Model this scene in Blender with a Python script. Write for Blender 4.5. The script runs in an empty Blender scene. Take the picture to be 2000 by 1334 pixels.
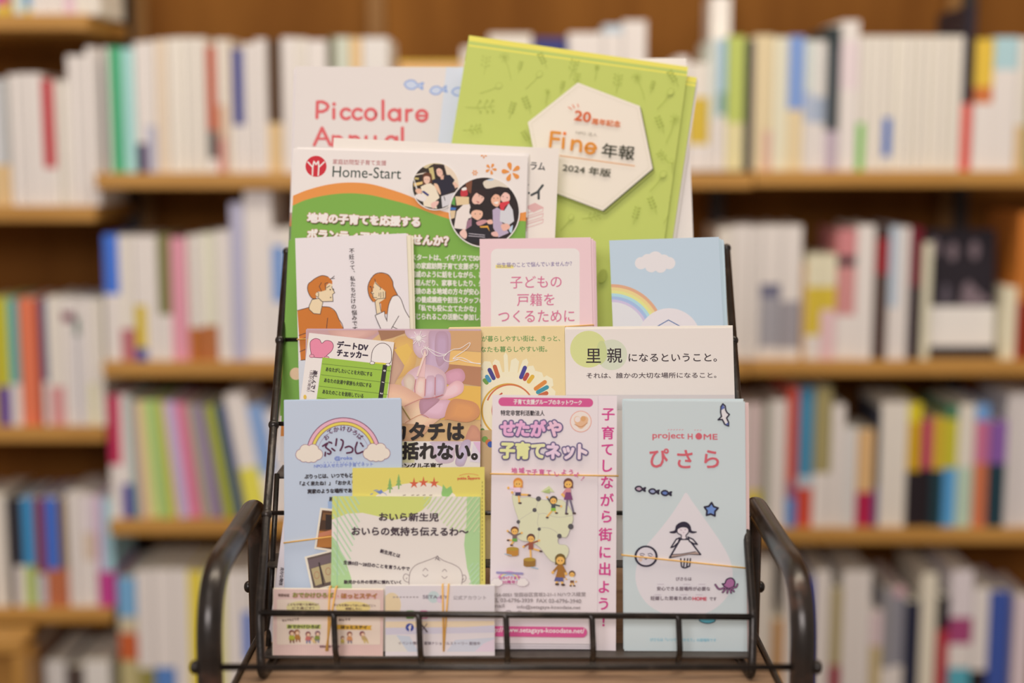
import bpy, math, random
from mathutils import Vector, Matrix

random.seed(7)
scene = bpy.context.scene
COL = scene.collection

# ------------------------------------------------------------------ camera
FPX = 50.0 / 36.0 * 2000.0
PITCH = math.radians(7.9)
CAM = Vector((0.0, 0.0, 1.25))
FWD = Vector((0, math.cos(PITCH), -math.sin(PITCH)))
UP = Vector((0, math.sin(PITCH), math.cos(PITCH)))
RIGHT = Vector((1, 0, 0))
cd = bpy.data.cameras.new('camera')
cam = bpy.data.objects.new('camera', cd)
COL.objects.link(cam)
cam.location = CAM
cam.rotation_euler = (math.pi / 2 - PITCH, 0, 0)
cd.sensor_width = 36.0
cd.lens = 50.0
cd.clip_start = 0.05
cd.dof.use_dof = True
cd.dof.focus_distance = 1.19
cd.dof.aperture_fstop = 1.75
cd.dof.aperture_blades = 0
scene.camera = cam

# ------------------------------------------------------------------ world, lights, exposure
world = bpy.data.worlds.new('room_ambient')
scene.world = world
world.use_nodes = True
bg = world.node_tree.nodes['Background']
bg.inputs[0].default_value = (1.0, 0.83, 0.72, 1)
bg.inputs[1].default_value = 0.28


def area(name, loc, target, size, power, color):
    l = bpy.data.lights.new(name, 'AREA')
    l.shape = 'RECTANGLE'
    l.size, l.size_y = size
    l.energy = power
    l.color = color
    o = bpy.data.objects.new(name, l)
    COL.objects.link(o)
    o.location = loc
    d = Vector(target) - Vector(loc)
    o.rotation_euler = d.to_track_quat('-Z', 'Y').to_euler()
    return o


area('ceiling_lamp_front', (-0.6, 0.0, 2.6), (0, 1.2, 1.0), (0.9, 0.6), 3, (1.0, 0.86, 0.77))
area('ceiling_lamp_aisle', (0.25, 1.30, 2.9), (0.1, 2.25, 1.0), (2.4, 0.35), 31, (1.0, 0.84, 0.66))
area('room_fill_light', (-0.5, -1.7, 2.2), (0, 1.6, 1.0), (1.5, 0.8), 42, (1.0, 0.89, 0.86))  # unseen fill added behind the camera, kept low to light upright faces evenly

scene.view_settings.view_transform = 'Standard'
scene.view_settings.look = 'None'
scene.view_settings.exposure = 0.0
scene.view_settings.gamma = 1.0
scene.view_settings.use_curve_mapping = False
try:
    scene.cycles.use_denoising = True
    scene.cycles.max_bounces = 6
except Exception:
    pass

# ------------------------------------------------------------------ colour and materials
LP = (0.85, 0.765, 0.735)     # how bright white paper reads on the rack
LB = (0.84, 0.74, 0.60)       # and on the shelves
_mats = {}


def s2l(v):
    v = v / 255.0
    return v / 12.92 if v <= 0.04045 else ((v + 0.055) / 1.055) ** 2.4


def ink(c, L=LP, rough=0.5, spec=0.25):
    key = (tuple(c), L, rough, spec)
    if key not in _mats:
        m = bpy.data.materials.new('ink_%d_%d_%d' % tuple(c))
        m.use_nodes = True
        b = m.node_tree.nodes['Principled BSDF']
        col = [min(0.93, s2l(c[i]) / L[i]) for i in range(3)]
        b.inputs['Base Color'].default_value = (*col, 1)
        b.inputs['Roughness'].default_value = rough
        b.inputs['Specular IOR Level'].default_value = spec
        _mats[key] = m
    return _mats[key]


def bookink(c):
    return ink(c, LB, 0.45, 0.3)


def noise_mat(name, cols, scale, stretch=(1, 1, 1), rough=0.5, metal=0.0, bump=0.0, detail=6, spec=0.4, coords='Object', lo=0.3, hi=0.7):
    m = bpy.data.materials.new(name)
    m.use_nodes = True
    nt = m.node_tree
    b = nt.nodes['Principled BSDF']
    tc = nt.nodes.new('ShaderNodeTexCoord')
    mp = nt.nodes.new('ShaderNodeMapping')
    mp.inputs['Scale'].default_value = stretch
    ns = nt.nodes.new('ShaderNodeTexNoise')
    ns.inputs['Scale'].default_value = scale
    ns.inputs['Detail'].default_value = detail
    ns.inputs['Roughness'].default_value = 0.6
    cr = nt.nodes.new('ShaderNodeValToRGB')
    el = cr.color_ramp.elements
    el[0].position = lo
    el[0].color = (*cols[0], 1)
    el[1].position = hi
    el[1].color = (*cols[-1], 1)
    for i, c in enumerate(cols[1:-1]):
        e = el.new(lo + (hi - lo) * (i + 1) / (len(cols) - 1))
        e.color = (*c, 1)
    nt.links.new(tc.outputs[coords], mp.inputs['Vector'])
    nt.links.new(mp.outputs['Vector'], ns.inputs['Vector'])
    nt.links.new(ns.outputs['Fac'], cr.inputs['Fac'])
    nt.links.new(cr.outputs['Color'], b.inputs['Base Color'])
    b.inputs['Roughness'].default_value = rough
    b.inputs['Metallic'].default_value = metal
    b.inputs['Specular IOR Level'].default_value = spec
    if bump:
        bp = nt.nodes.new('ShaderNodeBump')
        bp.inputs['Strength'].default_value = bump
        bp.inputs['Distance'].default_value = 0.001
        nt.links.new(ns.outputs['Fac'], bp.inputs['Height'])
        nt.links.new(bp.outputs['Normal'], b.inputs['Normal'])
    return m


IRON = noise_mat('black_iron', [(0.010, 0.008, 0.007), (0.024, 0.018, 0.015), (0.13, 0.105, 0.085)], 75, rough=0.30, metal=0.0, bump=0.6, spec=0.6, lo=0.38, hi=0.82)
WORN = noise_mat('worn_iron', [(0.010, 0.008, 0.007), (0.028, 0.020, 0.016), (0.15, 0.075, 0.05)], 19, rough=0.28, metal=0.0, bump=0.45, spec=0.7, lo=0.40, hi=0.72)
STRIP = noise_mat('grey_steel', [(0.06, 0.05, 0.045), (0.11, 0.10, 0.09)], 40, rough=0.5, metal=0.3)
BOARD = noise_mat('cart_wood', [(0.24, 0.145, 0.085), (0.36, 0.235, 0.145), (0.42, 0.29, 0.19)], 9, stretch=(1, 9, 3), rough=0.55, bump=0.2)
SHELF = noise_mat('shelf_wood', [(0.50, 0.265, 0.062), (0.64, 0.36, 0.095)], 5, stretch=(1, 8, 8), rough=0.45)
PANEL = noise_mat('panel_wood', [(0.165, 0.064, 0.012), (0.29, 0.125, 0.025)], 2.2, stretch=(4, 1, 0.35), rough=0.75, spec=0.12)
BATTEN = noise_mat('batten_wood', [(0.24, 0.12, 0.03), (0.32, 0.165, 0.05)], 4, stretch=(4, 1, 0.5), rough=0.6)
POST = noise_mat('post_metal', [(0.035, 0.033, 0.035), (0.06, 0.055, 0.055)], 20, rough=0.4, metal=0.4)
FLOORM = noise_mat('floor_wood', [(0.16, 0.09, 0.045), (0.25, 0.15, 0.08)], 4, stretch=(8, 1, 1), rough=0.5)
RUBBER = ink((224, 172, 92), LP, 0.4, 0.3)


# ------------------------------------------------------------------ objects
def mesh_obj(name, verts, faces, mats, fmat=None, parent=None, mw=None, smooth=False):
    me = bpy.data.meshes.new(name)
    me.from_pydata([tuple(v) for v in verts], [], faces)
    if not isinstance(mats, (list, tuple)):
        mats = [mats]
    for m in mats:
        me.materials.append(m)
    if fmat:
        me.polygons.foreach_set('material_index', fmat)
    if smooth:
        me.polygons.foreach_set('use_smooth', [True] * len(faces))
    me.update()
    o = bpy.data.objects.new(name, me)
    COL.objects.link(o)
    if parent is not None:
        o.parent = parent
    if mw is not None:
        o.matrix_world = mw
    return o


def tag(o, label, cat, group=None):
    o['label'] = label
    o['category'] = cat
    if group:
        o['group'] = group
    return o


def empty(name, loc):
    o = bpy.data.objects.new(name, None)
    o.empty_display_size = 0.02
    o.location = loc
    COL.objects.link(o)
    return o


def child(o, parent):
    """parent o to parent, keeping world placement of world-space mesh data"""
    o.parent = parent
    o.matrix_parent_inverse = Matrix.Translation(parent.location).inverted() if parent.type == 'EMPTY' else parent.matrix_world.inverted()
    return o


def box_vf(x0, x1, y0, y1, z0, z1, V=None, F=None):
    V = [] if V is None else V
    F = [] if F is None else F
    n = len(V)
    V += [(x0, y0, z0), (x1, y0, z0), (x1, y1, z0), (x0, y1, z0), (x0, y0, z1), (x1, y0, z1), (x1, y1, z1), (x0, y1, z1)]
    F += [tuple(n + i for i in f) for f in ((0, 3, 2, 1), (4, 5, 6, 7), (0, 1, 5, 4), (1, 2, 6, 5), (2, 3, 7, 6), (3, 0, 4, 7))]
    return V, F


def bev(o, w, seg=2):
    b = o.modifiers.new('bevel', 'BEVEL')
    b.width = w
    b.segments = seg
    b.limit_method = 'ANGLE'
    return o


def fillet(pts, r, n=8):
    """round the inner corners of a polyline"""
    pts = [Vector(p) for p in pts]
    out = [pts[0]]
    for i in range(1, len(pts) - 1):
        a, b, c = pts[i - 1], pts[i], pts[i + 1]
        rr = r[i - 1] if isinstance(r, (list, tuple)) else r
        d1, d2 = (a - b).normalized(), (c - b).normalized()
        p, q = b + d1 * rr, b + d2 * rr
        for k in range(n + 1):
            t = k / n
            out.append((1 - t) ** 2 * p + 2 * t * (1 - t) * b + t * t * q)
    out.append(pts[-1])
    return out


def tube_vf(path, r, closed=False, seg=12, V=None, F=None, flat=1.0, cap=True):
    V = [] if V is None else V
    F = [] if F is None else F
    path = [Vector(p) for p in path]
    n = len(path)
    tang = []
    for i in range(n):
        if closed:
            t = path[(i + 1) % n] - path[i - 1]
        else:
            t = path[min(i + 1, n - 1)] - path[max(i - 1, 0)]
        tang.append(t.normalized())
    ref = Vector((0, 0, 1)) if abs(tang[0].z) < 0.9 else Vector((1, 0, 0))
    nrm = (ref - tang[0] * ref.dot(tang[0])).normalized()
    base = len(V)
    for i in range(n):
        nrm = (nrm - tang[i] * nrm.dot(tang[i])).normalized()
        bn = tang[i].cross(nrm)
        for k in range(seg):
            a = 2 * math.pi * k / seg
            V.append(path[i] + nrm * (r * math.cos(a)) + bn * (r * flat * math.sin(a)))
    m = n if closed else n - 1
    for i in range(m):
        for k in range(seg):
            a = base + i * seg + k
            b = base + i * seg + (k + 1) % seg
            c = base + ((i + 1) % n) * seg + (k + 1) % seg
            d = base + ((i + 1) % n) * seg + k
            F.append((a, b, c, d))
    if not closed and cap:
        F.append(tuple(base + k for k in range(seg))[::-1])
        F.append(tuple(base + (n - 1) * seg + k for k in range(seg)))
    return V, F


def ball_vf(c, r, V, F, seg=12, rings=8, sq=(1, 1, 1)):
    c = Vector(c)
    base = len(V)
    for i in range(rings + 1):
        th = math.pi * i / rings
        for k in range(seg):
            a = 2 * math.pi * k / seg
            V.append(c + Vector((r * sq[0] * math.sin(th) * math.cos(a), r * sq[1] * math.sin(th) * math.sin(a), r * sq[2] * math.cos(th))))
    for i in range(rings):
        for k in range(seg):
            a, b = base + i * seg + k, base + i * seg + (k + 1) % seg
            F.append((a, a + seg, b + seg, b))
    return V, F


def tube_obj(name, path, r, mat, parent, closed=False, seg=12):
    V, F = tube_vf(path, r, closed, seg)
    o = mesh_obj(name, V, F, mat, smooth=True)
    return child(o, parent)


# ------------------------------------------------------------------ reading the photograph's frame
def W(px, py, Z):
    return CAM + RIGHT * ((px - 1000) / FPX * Z) + UP * (-(py - 667) / FPX * Z) + FWD * Z


def ray(px, py):
    return (RIGHT * ((px - 1000) / FPX) + UP * (-(py - 667) / FPX) + FWD)


def onplane(px, py, p0, n):
    d = ray(px, py)
    return CAM + d * ((p0 - CAM).dot(n) / d.dot(n))


def on_y(px, py, Y):
    d = ray(px, py)
    return CAM + d * ((Y - CAM.y) / d.y)


def on_z(px, py, z):
    d = ray(px, py)
    return CAM + d * ((z - CAM.z) / d.z)


# ------------------------------------------------------------------ lettering
_gl = {}


def glyph(s):
    if s not in _gl:
        c = bpy.data.curves.new('t', 'FONT')
        c.body = s
        c.size = 1
        c.resolution_u = 3
        o = bpy.data.objects.new('t', c)
        m = o.to_mesh()
        vs = [(v.co.x, v.co.y) for v in m.vertices]
        fs = [tuple(p.vertices) for p in m.polygons]
        o.to_mesh_clear()
        bpy.data.objects.remove(o)
        bpy.data.curves.remove(c)
        xs = [v[0] for v in vs] or [0, 1]
        ys = [v[1] for v in vs] or [0, 1]
        _gl[s] = (vs, fs, min(xs), max(xs), min(ys), max(ys))
    return _gl[s]


def catmull(pts, closed=False, n=6):
    P = [Vector(p) for p in pts]
    out = []
    N = len(P)
    rng = range(N) if closed else range(N - 1)
    for i in rng:
        if closed:
            a, b, c, d = P[(i - 1) % N], P[i], P[(i + 1) % N], P[(i + 2) % N]
        else:
            a, b, c, d = P[max(i - 1, 0)], P[i], P[i + 1], P[min(i + 2, N - 1)]
        for k in range(n):
            t = k / n
            out.append(0.5 * ((2 * b) + (c - a) * t + (2 * a - 5 * b + 4 * c - d) * t * t + (3 * b - a - 3 * c + d) * t ** 3))
    if not closed:
        out.append(P[-1])
    return [(v[0], v[1]) for v in out]


def clip_poly(poly, w, H):
    def cut(pts, ins, inter):
        out = []
        for i in range(len(pts)):
            a, b = pts[i - 1], pts[i]
            ia, ib = ins(a), ins(b)
            if ib:
                if not ia:
                    out.append(inter(a, b))
                out.append(b)
            elif ia:
                out.append(inter(a, b))
        return out

    def atx(X):
        return lambda a, b: (X, a[1] + (b[1] - a[1]) * (X - a[0]) / (b[0] - a[0]))

    def aty(Y):
        return lambda a, b: (a[0] + (b[0] - a[0]) * (Y - a[1]) / (b[1] - a[1]), Y)
    for ins, it in ((lambda p: p[0] >= 0, atx(0)), (lambda p: p[0] <= w, atx(w)), (lambda p: p[1] <= 0, aty(0)), (lambda p: p[1] >= -H, aty(-H))):
        if len(poly) < 3:
            return []
        poly = cut(poly, ins, it)
    return poly


class Page:
    """one printed sheet or leaflet: a thin slab standing on floor height zf at depth y, leaning back by lean degrees.
    tl, tr: where its top corners read in the photograph's frame."""

    def __init__(self, tl, tr, zf, y, lean, paper, thick=0.0006, H=None, edge=None):
        lam = math.radians(lean)
        self.n = Vector((0, -math.cos(lam), math.sin(lam)))
        self.p0 = Vector((0, y, zf))
        a, b = onplane(*tl, self.p0, self.n), onplane(*tr, self.p0, self.n)
        self.o = a
        self.ex = (b - a).normalized()
        self.ey = self.n.cross(self.ex).normalized()
        self.w = (b - a).length
        self.H = H if H else (min(a.z, b.z) - zf) / self.ey.z
        self.thick = thick
        self.V, self.F, self.FM, self.mats = [], [], [], []
        self.k = 0
        self.sc = self.w / math.hypot(tr[0] - tl[0], tr[1] - tl[1])
        self.paper, self.edge = paper, edge or paper
        t = thick
        for z in (0.0, -t):
            self.V += [(0, 0, z), (self.w, 0, z), (self.w, -self.H, z), (0, -self.H, z)]
        self.F += [(3, 2, 1, 0), (4, 5, 6, 7), (0, 1, 5, 4), (1, 2, 6, 5), (2, 3, 7, 6), (3, 0, 4, 7)]
        pi = self.mi(paper)
        ei = self.mi(self.edge)
        self.FM += [pi, pi, ei, ei, ei, ei]

    def mi(self, c):
        m = ink(c)
        if m not in self.mats:
            self.mats.append(m)
        return self.mats.index(m)

    def loc(self, px, py):
        q = onplane(px, py, self.p0, self.n) - self.o
        return (q.dot(self.ex), q.dot(self.ey))

    def _z(self):
        self.k += 1
        return 0.000006 * self.k

    def _poly(self, pts, mi, z, clip=True):
        if clip:
            pts = clip_poly(pts, self.w, self.H)
        if len(pts) < 3:
            return
        n = len(self.V)
        self.V += [(p[0], p[1], z) for p in pts]
        a = sum(pts[i - 1][0] * pts[i][1] - pts[i][0] * pts[i - 1][1] for i in range(len(pts)))
        f = tuple(range(n, n + len(pts)))
        self.F.append(f if a > 0 else f[::-1])
        self.FM.append(mi)

    # -- drawing, all in photograph coordinates read onto the page's plane
    def poly(self, pts, c, smooth=False):
        if smooth:
            pts = catmull(pts, True)
        self._poly([self.loc(*p) for p in pts], self.mi(c), self._z())
        return self

    def rect(self, x0, y0, x1, y1, c):
        return self.poly([(x0, y0), (x1, y0), (x1, y1), (x0, y1)], c)

    def rrect(self, x0, y0, x1, y1, r, c, slope=0.0):
        pts = []
        for cx, cy, a0 in ((x1 - r, y0 + r, -90), (x1 - r, y1 - r, 0), (x0 + r, y1 - r, 90), (x0 + r, y0 + r, 180)):
            for k in range(7):
                a = math.radians(a0 + 15 * k)
                pts.append((cx + r * math.cos(a), cy + r * math.sin(a) + slope * (cx - x0)))
        return self.poly(pts, c)

    def ell(self, cx, cy, rx, c, ry=None, rot=0, n=28):
        ry = ry or rx
        cr, sr = math.cos(math.radians(rot)), math.sin(math.radians(rot))
        return self.poly([(cx + rx * math.cos(t) * cr - ry * math.sin(t) * sr, cy + rx * math.cos(t) * sr + ry * math.sin(t) * cr) for t in (2 * math.pi * i / n for i in range(n))], c)

    def arc(self, cx, cy, r0, r1, a0, a1, c, n=40):
        """band between radii, angles in degrees counted clockwise on screen from +x"""
        mi, z = self.mi(c), self._z()
        for i in range(n):
            t0, t1 = (math.radians(a0 + (a1 - a0) * (i + e) / n) for e in (0, 1))
            q = [(cx + r * math.cos(t), cy + r * math.sin(t)) for r, t in ((r0, t0), (r1, t0), (r1, t1), (r0, t1))]
            self._poly([self.loc(*p) for p in q], mi, z)
        return self

    def line(self, pts, wd, c, smooth=False, closed=False, caps=True):
        if smooth:
            pts = catmull(pts, closed)
        mi = self.mi(c)
        L = []
        for p in pts:
            v = Vector(self.loc(*p))
            if not L or (v - L[-1]).length > 1e-7:
                L.append(v)
        if closed and len(L) > 2:
            if (L[0] - L[-1]).length > 1e-7:
                L.append(L[0])
            L.append(L[1])
        if len(L) < 2:
            return self
        h = wd * self.sc * 0.5
        runs, cur = [], [L[0]]
        for i in range(1, len(L)):
            cur.append(L[i])
            if i < len(L) - 1:
                d1, d2 = (L[i] - L[i - 1]).normalized(), (L[i + 1] - L[i]).normalized()
                if d1.dot(d2) < 0.55:
                    runs.append(cur)
                    cur = [L[i]]
        runs.append(cur)
        ns = 3 if wd < 2.2 else 6
        for R in runs:
            z = self._z()
            n = len(R)
            A, B = [], []
            for i in range(n):
                d1 = (R[i] - R[i - 1]).normalized() if i else None
                d2 = (R[i + 1] - R[i]).normalized() if i < n - 1 else None
                d = ((d1 or d2) + (d2 or d1)).normalized()
                m = Vector((-d.y, d.x))
                k = 1.0
                if d1 and d2:
                    k = 1.0 / max(0.6, math.sqrt(max(0.0, (1 + d1.dot(d2)) / 2)))
                A.append(R[i] + m * h * k)
                B.append(R[i] - m * h * k)
            for i in range(n - 1):
                self._poly([tuple(A[i]), tuple(A[i + 1]), tuple(B[i + 1]), tuple(B[i])], mi, z)
            if caps:
                for P, d in ((R[0], (R[0] - R[1]).normalized()), (R[-1], (R[-1] - R[-2]).normalized())):
                    m = Vector((-d.y, d.x))
                    self._poly([tuple(P + m * (h * math.cos(math.pi * q / ns)) + d * (h * math.sin(math.pi * q / ns))) for q in range(ns + 1)], mi, z)
        return self

    def blob(self, pts, c, oc=None, ow=1.2, smooth=True):
        self.poly(pts, c, smooth)
        if oc:
            self.line(pts, ow, oc, smooth, True)
        return self

    def _stamp(self, s, fn, c, bold):
        vs, fs = glyph(s)[:2]
        mi = self.mi(c)
        offs = [(0, 0)]
        if bold:
            r = bold * self.sc
            nb = 4 if bold < 0.4 else (6 if bold < 1.0 else (9 if bold < 2.5 else 16))
            offs += [(r * math.cos(2 * math.pi * k / nb), r * math.sin(2 * math.pi * k / nb)) for k in range(nb)]
        for dx, dy in offs[::-1]:
            z = self._z()
            n = len(self.V)
            for v in vs:
                q = fn(v)
                self.V.append((q[0] + dx, q[1] + dy, z))
            for f in fs:
                self.F.append(tuple(n + i for i in f))
                self.FM.append(mi)

    def text(self, s, p0, p1, h, c, bold=0.0, slant=0.0):
        """s fitted between p0 and p1 (lower left and lower right of its ink), h pixels tall"""
        vs, fs, x0, x1, y0, y1 = glyph(s)
        a, b = Vector(self.loc(*p0)), Vector(self.loc(*p1))
        d = b - a
        sx = d.length / (x1 - x0)
        hh = h * d.length / math.hypot(p1[0] - p0[0], p1[1] - p0[1])
        sy = hh / (y1 - y0)
        d.normalize()
        u = Vector((-d.y, d.x))
        self._stamp(s, lambda v: a + d * ((v[0] - x0) * sx + slant * (v[1] - y0) * sy) + u * ((v[1] - y0) * sy), c, bold)
        return self

    def char(self, s, cx, cy, size, c, rot=0.0, bold=0.0, w=None):
        """one glyph centred at (cx, cy), em size in pixels, rot degrees clockwise"""
        vs, fs, x0, x1, y0, y1 = glyph(s)
        o = Vector(self.loc(cx, cy))
        t = math.radians(-rot)
        k = size * self.sc
        kx = (w or size) * self.sc
        mx, my = (x0 + x1) / 2, (y0 + y1) / 2
        ct, st = math.cos(t), math.sin(t)

        def fn(v):
            X, Y = (v[0] - mx) * kx, (v[1] - my) * k
            return (o.x + X * ct - Y * st, o.y + X * st + Y * ct)
        self._stamp(s, fn, c, bold)
        return self

    def vtext(self, s, pts, size, c, bold=0.0):
        """vertical line of characters; pts = centres"""
        for ch, p in zip(s, pts):
            self.char(ch, p[0], p[1], size, c, 0, bold)
        return self

    def matrix(self, back=0.0, du=0.0, dv=0.0, rot=0.0):
        bc = self.o + self.ex * (self.w / 2 + du) - self.ey * (self.H - dv) - self.n * back
        r = Matrix((self.ex, self.ey, self.n)).transposed().to_4x4() @ Matrix.Rotation(math.radians(rot), 4, 'Z')
        return Matrix.Translation(bc) @ r

    def build(self, name, parent=None):
        V = [(v[0] - self.w / 2, v[1] + self.H, v[2]) for v in self.V]
        ob = mesh_obj(name, V, self.F, self.mats, self.FM)
        if parent is not None:
            ob.parent = parent
            ob.matrix_parent_inverse = Matrix.Translation(parent.location).inverted()
        ob.matrix_basis = self.matrix()
        self.ob = ob
        return ob

    def copy_behind(self, name, back, du=0.0, dv=0.0, rot=0.0, colour=None, edge=None, parent=None, bands=(), thick=None):
        """a plainer sheet of the same size showing at the edge behind this one; bands = (top fraction, bottom fraction, colour)"""
        V, F, FM, mats = [], [], [], [ink(colour or self.paper), ink(edge or self.edge)]
        w, H, t = self.w, self.H, thick or self.thick
        for z in (0.0, -t):
            V += [(-w / 2, H, z), (w / 2, H, z), (w / 2, 0, z), (-w / 2, 0, z)]
        F += [(3, 2, 1, 0), (4, 5, 6, 7), (0, 1, 5, 4), (1, 2, 6, 5), (2, 3, 7, 6), (3, 0, 4, 7)]
        FM += [0, 0, 1, 1, 1, 1]
        for f0, f1, c in bands:
            m = ink(c)
            if m not in mats:
                mats.append(m)
            n = len(V)
            V += [(-w / 2, H * (1 - f1), 2e-5), (w / 2, H * (1 - f1), 2e-5), (w / 2, H * (1 - f0), 2e-5), (-w / 2, H * (1 - f0), 2e-5)]
            F.append((n, n + 1, n + 2, n + 3))
            FM.append(mats.index(m))
        ob = mesh_obj(name, V, F, mats, FM)
        if parent is not None:
            ob.parent = parent
            ob.matrix_parent_inverse = Matrix.Translation(parent.location).inverted()
        ob.matrix_basis = self.matrix(back, du, dv, rot)
        return ob

    def world(self, px, py, off=0.0):
        return onplane(px, py, self.p0, self.n) + self.n * off

    def band(self, a, b, depth, parent, r=0.0006, name='rubber_band', bulge=0.0):
        """rubber band round the bundle, crossing its face from a to b"""
        A, B = self.world(*a, r * 0.9 + 0.0004), self.world(*b, r * 0.9 + 0.0004)
        d = (B - A).normalized()
        A, B = A - d * r * 1.2, B + d * r * 1.2
        back = self.n * -(depth + 2 * r + 0.0008)
        mids = [A + (B - A) * t + self.n * bulge * math.sin(math.pi * t) for t in (0.25, 0.5, 0.75)]
        path = [A] + mids + [B, B + back, A + back]
        V, F = tube_vf(path, r, True, 8)
        o = mesh_obj(name, V, F, RUBBER, smooth=True)
        o['label'] = 'tan rubber band'
        return child(o, parent)


def ZM(ox, oy, s):
    """points read off an enlargement: origin and scale"""
    def f(*pts):
        return [(ox + p[0] / s, oy + p[1] / s) for p in pts]
    return f
# ------------------------------------------------------------------ the setting
YB = 2.20                     # plane of the book spines
YW = 2.46                     # back of the bookcases
V, F = box_vf(-2.4, 2.4, -2.2, YW + 0.06, -0.04, 0.0)
o = mesh_obj('floor', V, F, FLOORM)
o['kind'] = 'structure'
V, F = box_vf(-2.4, 2.4, YW + 0.012, YW + 0.06, 0.0, 2.9)
o = mesh_obj('wall_back', V, F, PANEL)
o['kind'] = 'structure'

SH_T = 0.024


def shelf_z(py):
    """shelf top height whose front edge's top reads at py"""
    return on_y(1000, py, YB - 0.012).z


XL0, XM0, XR0, XE = -1.35, on_y(203, 700, YB).x, on_y(1462, 700, YB).x, 1.35
UNITS = {
    'left': (XL0, XM0, [27, 403, 835, 1190], [-355, 1560]),
    'middle': (XM0, XR0, [338, 707, 1017], [-20, 1385]),
    'right': (XR0, XE, [334, 705, 1034], [-30, 1400]),
}
SHZ = {}
for side, (xa, xb, ys, extra) in UNITS.items():
    b = empty('bookcase', ((xa + xb) / 2, YW - 0.12, 0))
    tag(b, {'left': 'honey wood bookcase at the left of the picture with wide-spaced shelves',
            'middle': 'honey wood bookcase behind the leaflet rack with dark brown back',
            'right': 'honey wood bookcase at the right of the picture, books in long rows'}[side], 'bookcase', 'bookcases along the back wall')
    for i, py in enumerate(ys + extra):
        z = shelf_z(py)
        if i < len(ys):
            SHZ[side, i] = z
        if i >= len(ys) and py < 0 and side != 'left':
            continue
        V, F = box_vf(xa + 0.001, xb - 0.001, YB - 0.012, YW - 0.041, z - SH_T, z)
        child(bev(mesh_obj('shelf', V, F, SHELF), 0.002), b)
    V, F = box_vf(xa, xb, YW - 0.012, YW, 0.0, 2.45)
    child(mesh_obj('back_panel', V, F, PANEL), b)
    # slotted steel uprights carrying the shelves
    for px in {'left': (), 'middle': (252, 1404), 'right': (1886,)}[side]:
        x = on_y(px, 400, YW - 0.06).x
        V, F = box_vf(x - 0.011, x + 0.011, YW - 0.04, YW - 0.0125, 0.0, 2.4)
        for k in range(40):
            pass
        child(mesh_obj('steel_upright', V, F, POST), b)
    for px in {'left': (), 'middle': (284, 740), 'right': (1850,)}[side]:
        x = on_y(px, 400, YW - 0.02).x
        V, F = box_vf(x - 0.014, x + 0.014, YW - 0.028, YW - 0.0122, 0.0, 2.4)
        child(mesh_obj('batten', V, F, BATTEN), b)

# ------------------------------------------------------------------ books
WH, CR, IV, TAN, BK = (232, 222, 210), (236, 222, 192), (238, 228, 206), (218, 184, 128), (40, 32, 34)
GY, NV, RED, LIME, YEL = (196, 190, 186), (52, 58, 112), (190, 52, 58), (178, 190, 90), (216, 186, 60)
# x0, x1, top, description, colour, [(band top, colour), ...]
ROWS = {}
ROWS['left', 0] = [
    (-40, -12, -200, 'sky blue', (130, 170, 215), []),
    (-11, 15, -230, 'magenta', (196, 70, 130), [(10, YEL)]),
    (16, 24, -230, 'mustard', (206, 170, 60), []),
    (25, 46, -240, 'pale blue and white', (210, 222, 240), []),
    (47, 58, -235, 'teal blue', (70, 140, 170), [(18, YEL)]),
    (59, 80, -240, 'ivory', WH, []), (81, 103, -240, 'ivory', WH, []), (104, 124, -238, 'ivory', WH, []),
    (125, 144, -240, 'blush pink', (226, 190, 190), []), (145, 168, -236, 'cream', CR, []), (169, 194, -236, 'cream', CR, []),
]
ROWS['left', 1] = [
    (-60, -20, 160, 'grey', GY, []),
    (-18, 6, 152, 'pale grey', (212, 208, 202), [(322, TAN)]),
    (7, 19, 160, 'dull grey-green with tan foot band', (168, 164, 150), [(322, TAN)]),
    (20, 38, 145, 'white', WH, []), (39, 56, 143, 'white', WH, []),
    (57, 84, 143, 'ivory', IV, []),
    (85, 107, 155, 'deep red with white foot band', RED, [(328, WH)]),
    (108, 121, 157, 'cream', CR, []), (122, 134, 158, 'cream', CR, []),
    (135, 152, 108, 'tall white', (236, 228, 220), []), (153, 171, 108, 'tall white', (236, 228, 220), []),
    (172, 192, 92, 'tallest white', (234, 226, 218), []),
]
ROWS['left', 2] = [
    (-40, -8, 585, 'ochre', (190, 160, 70), []),
    (-6, 18, 583, 'olive yellow with violet foot', (200, 190, 50), [(755, (110, 80, 140))]),
    (19, 39, 585, 'teal with white foot band', (96, 170, 158), [(750, WH)]),
    (40, 74, 583, 'wide orange', (226, 120, 80), []),
    (75, 82, 590, 'thin dark red', (160, 50, 45), []),
    (83, 94, 585, 'slate blue with white foot band', (104, 108, 130), [(745, WH)]),
    (95, 124, 580, 'cream with rose foot', CR, [(755, (214, 150, 140))]),
    (125, 147, 582, 'white with a small maroon mark', WH, [(610, (130, 60, 80)), (628, WH)]),
    (148, 158, 583, 'white with green mark', WH, [(620, (100, 125, 110)), (655, (214, 206, 214))]),
    (159, 171, 583, 'white', WH, []),
    (172, 185, 584, 'cream', IV, [(748, (226, 220, 170))]),
    (186, 203, 584, 'pale lemon', (230, 226, 190), []),
]
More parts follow.
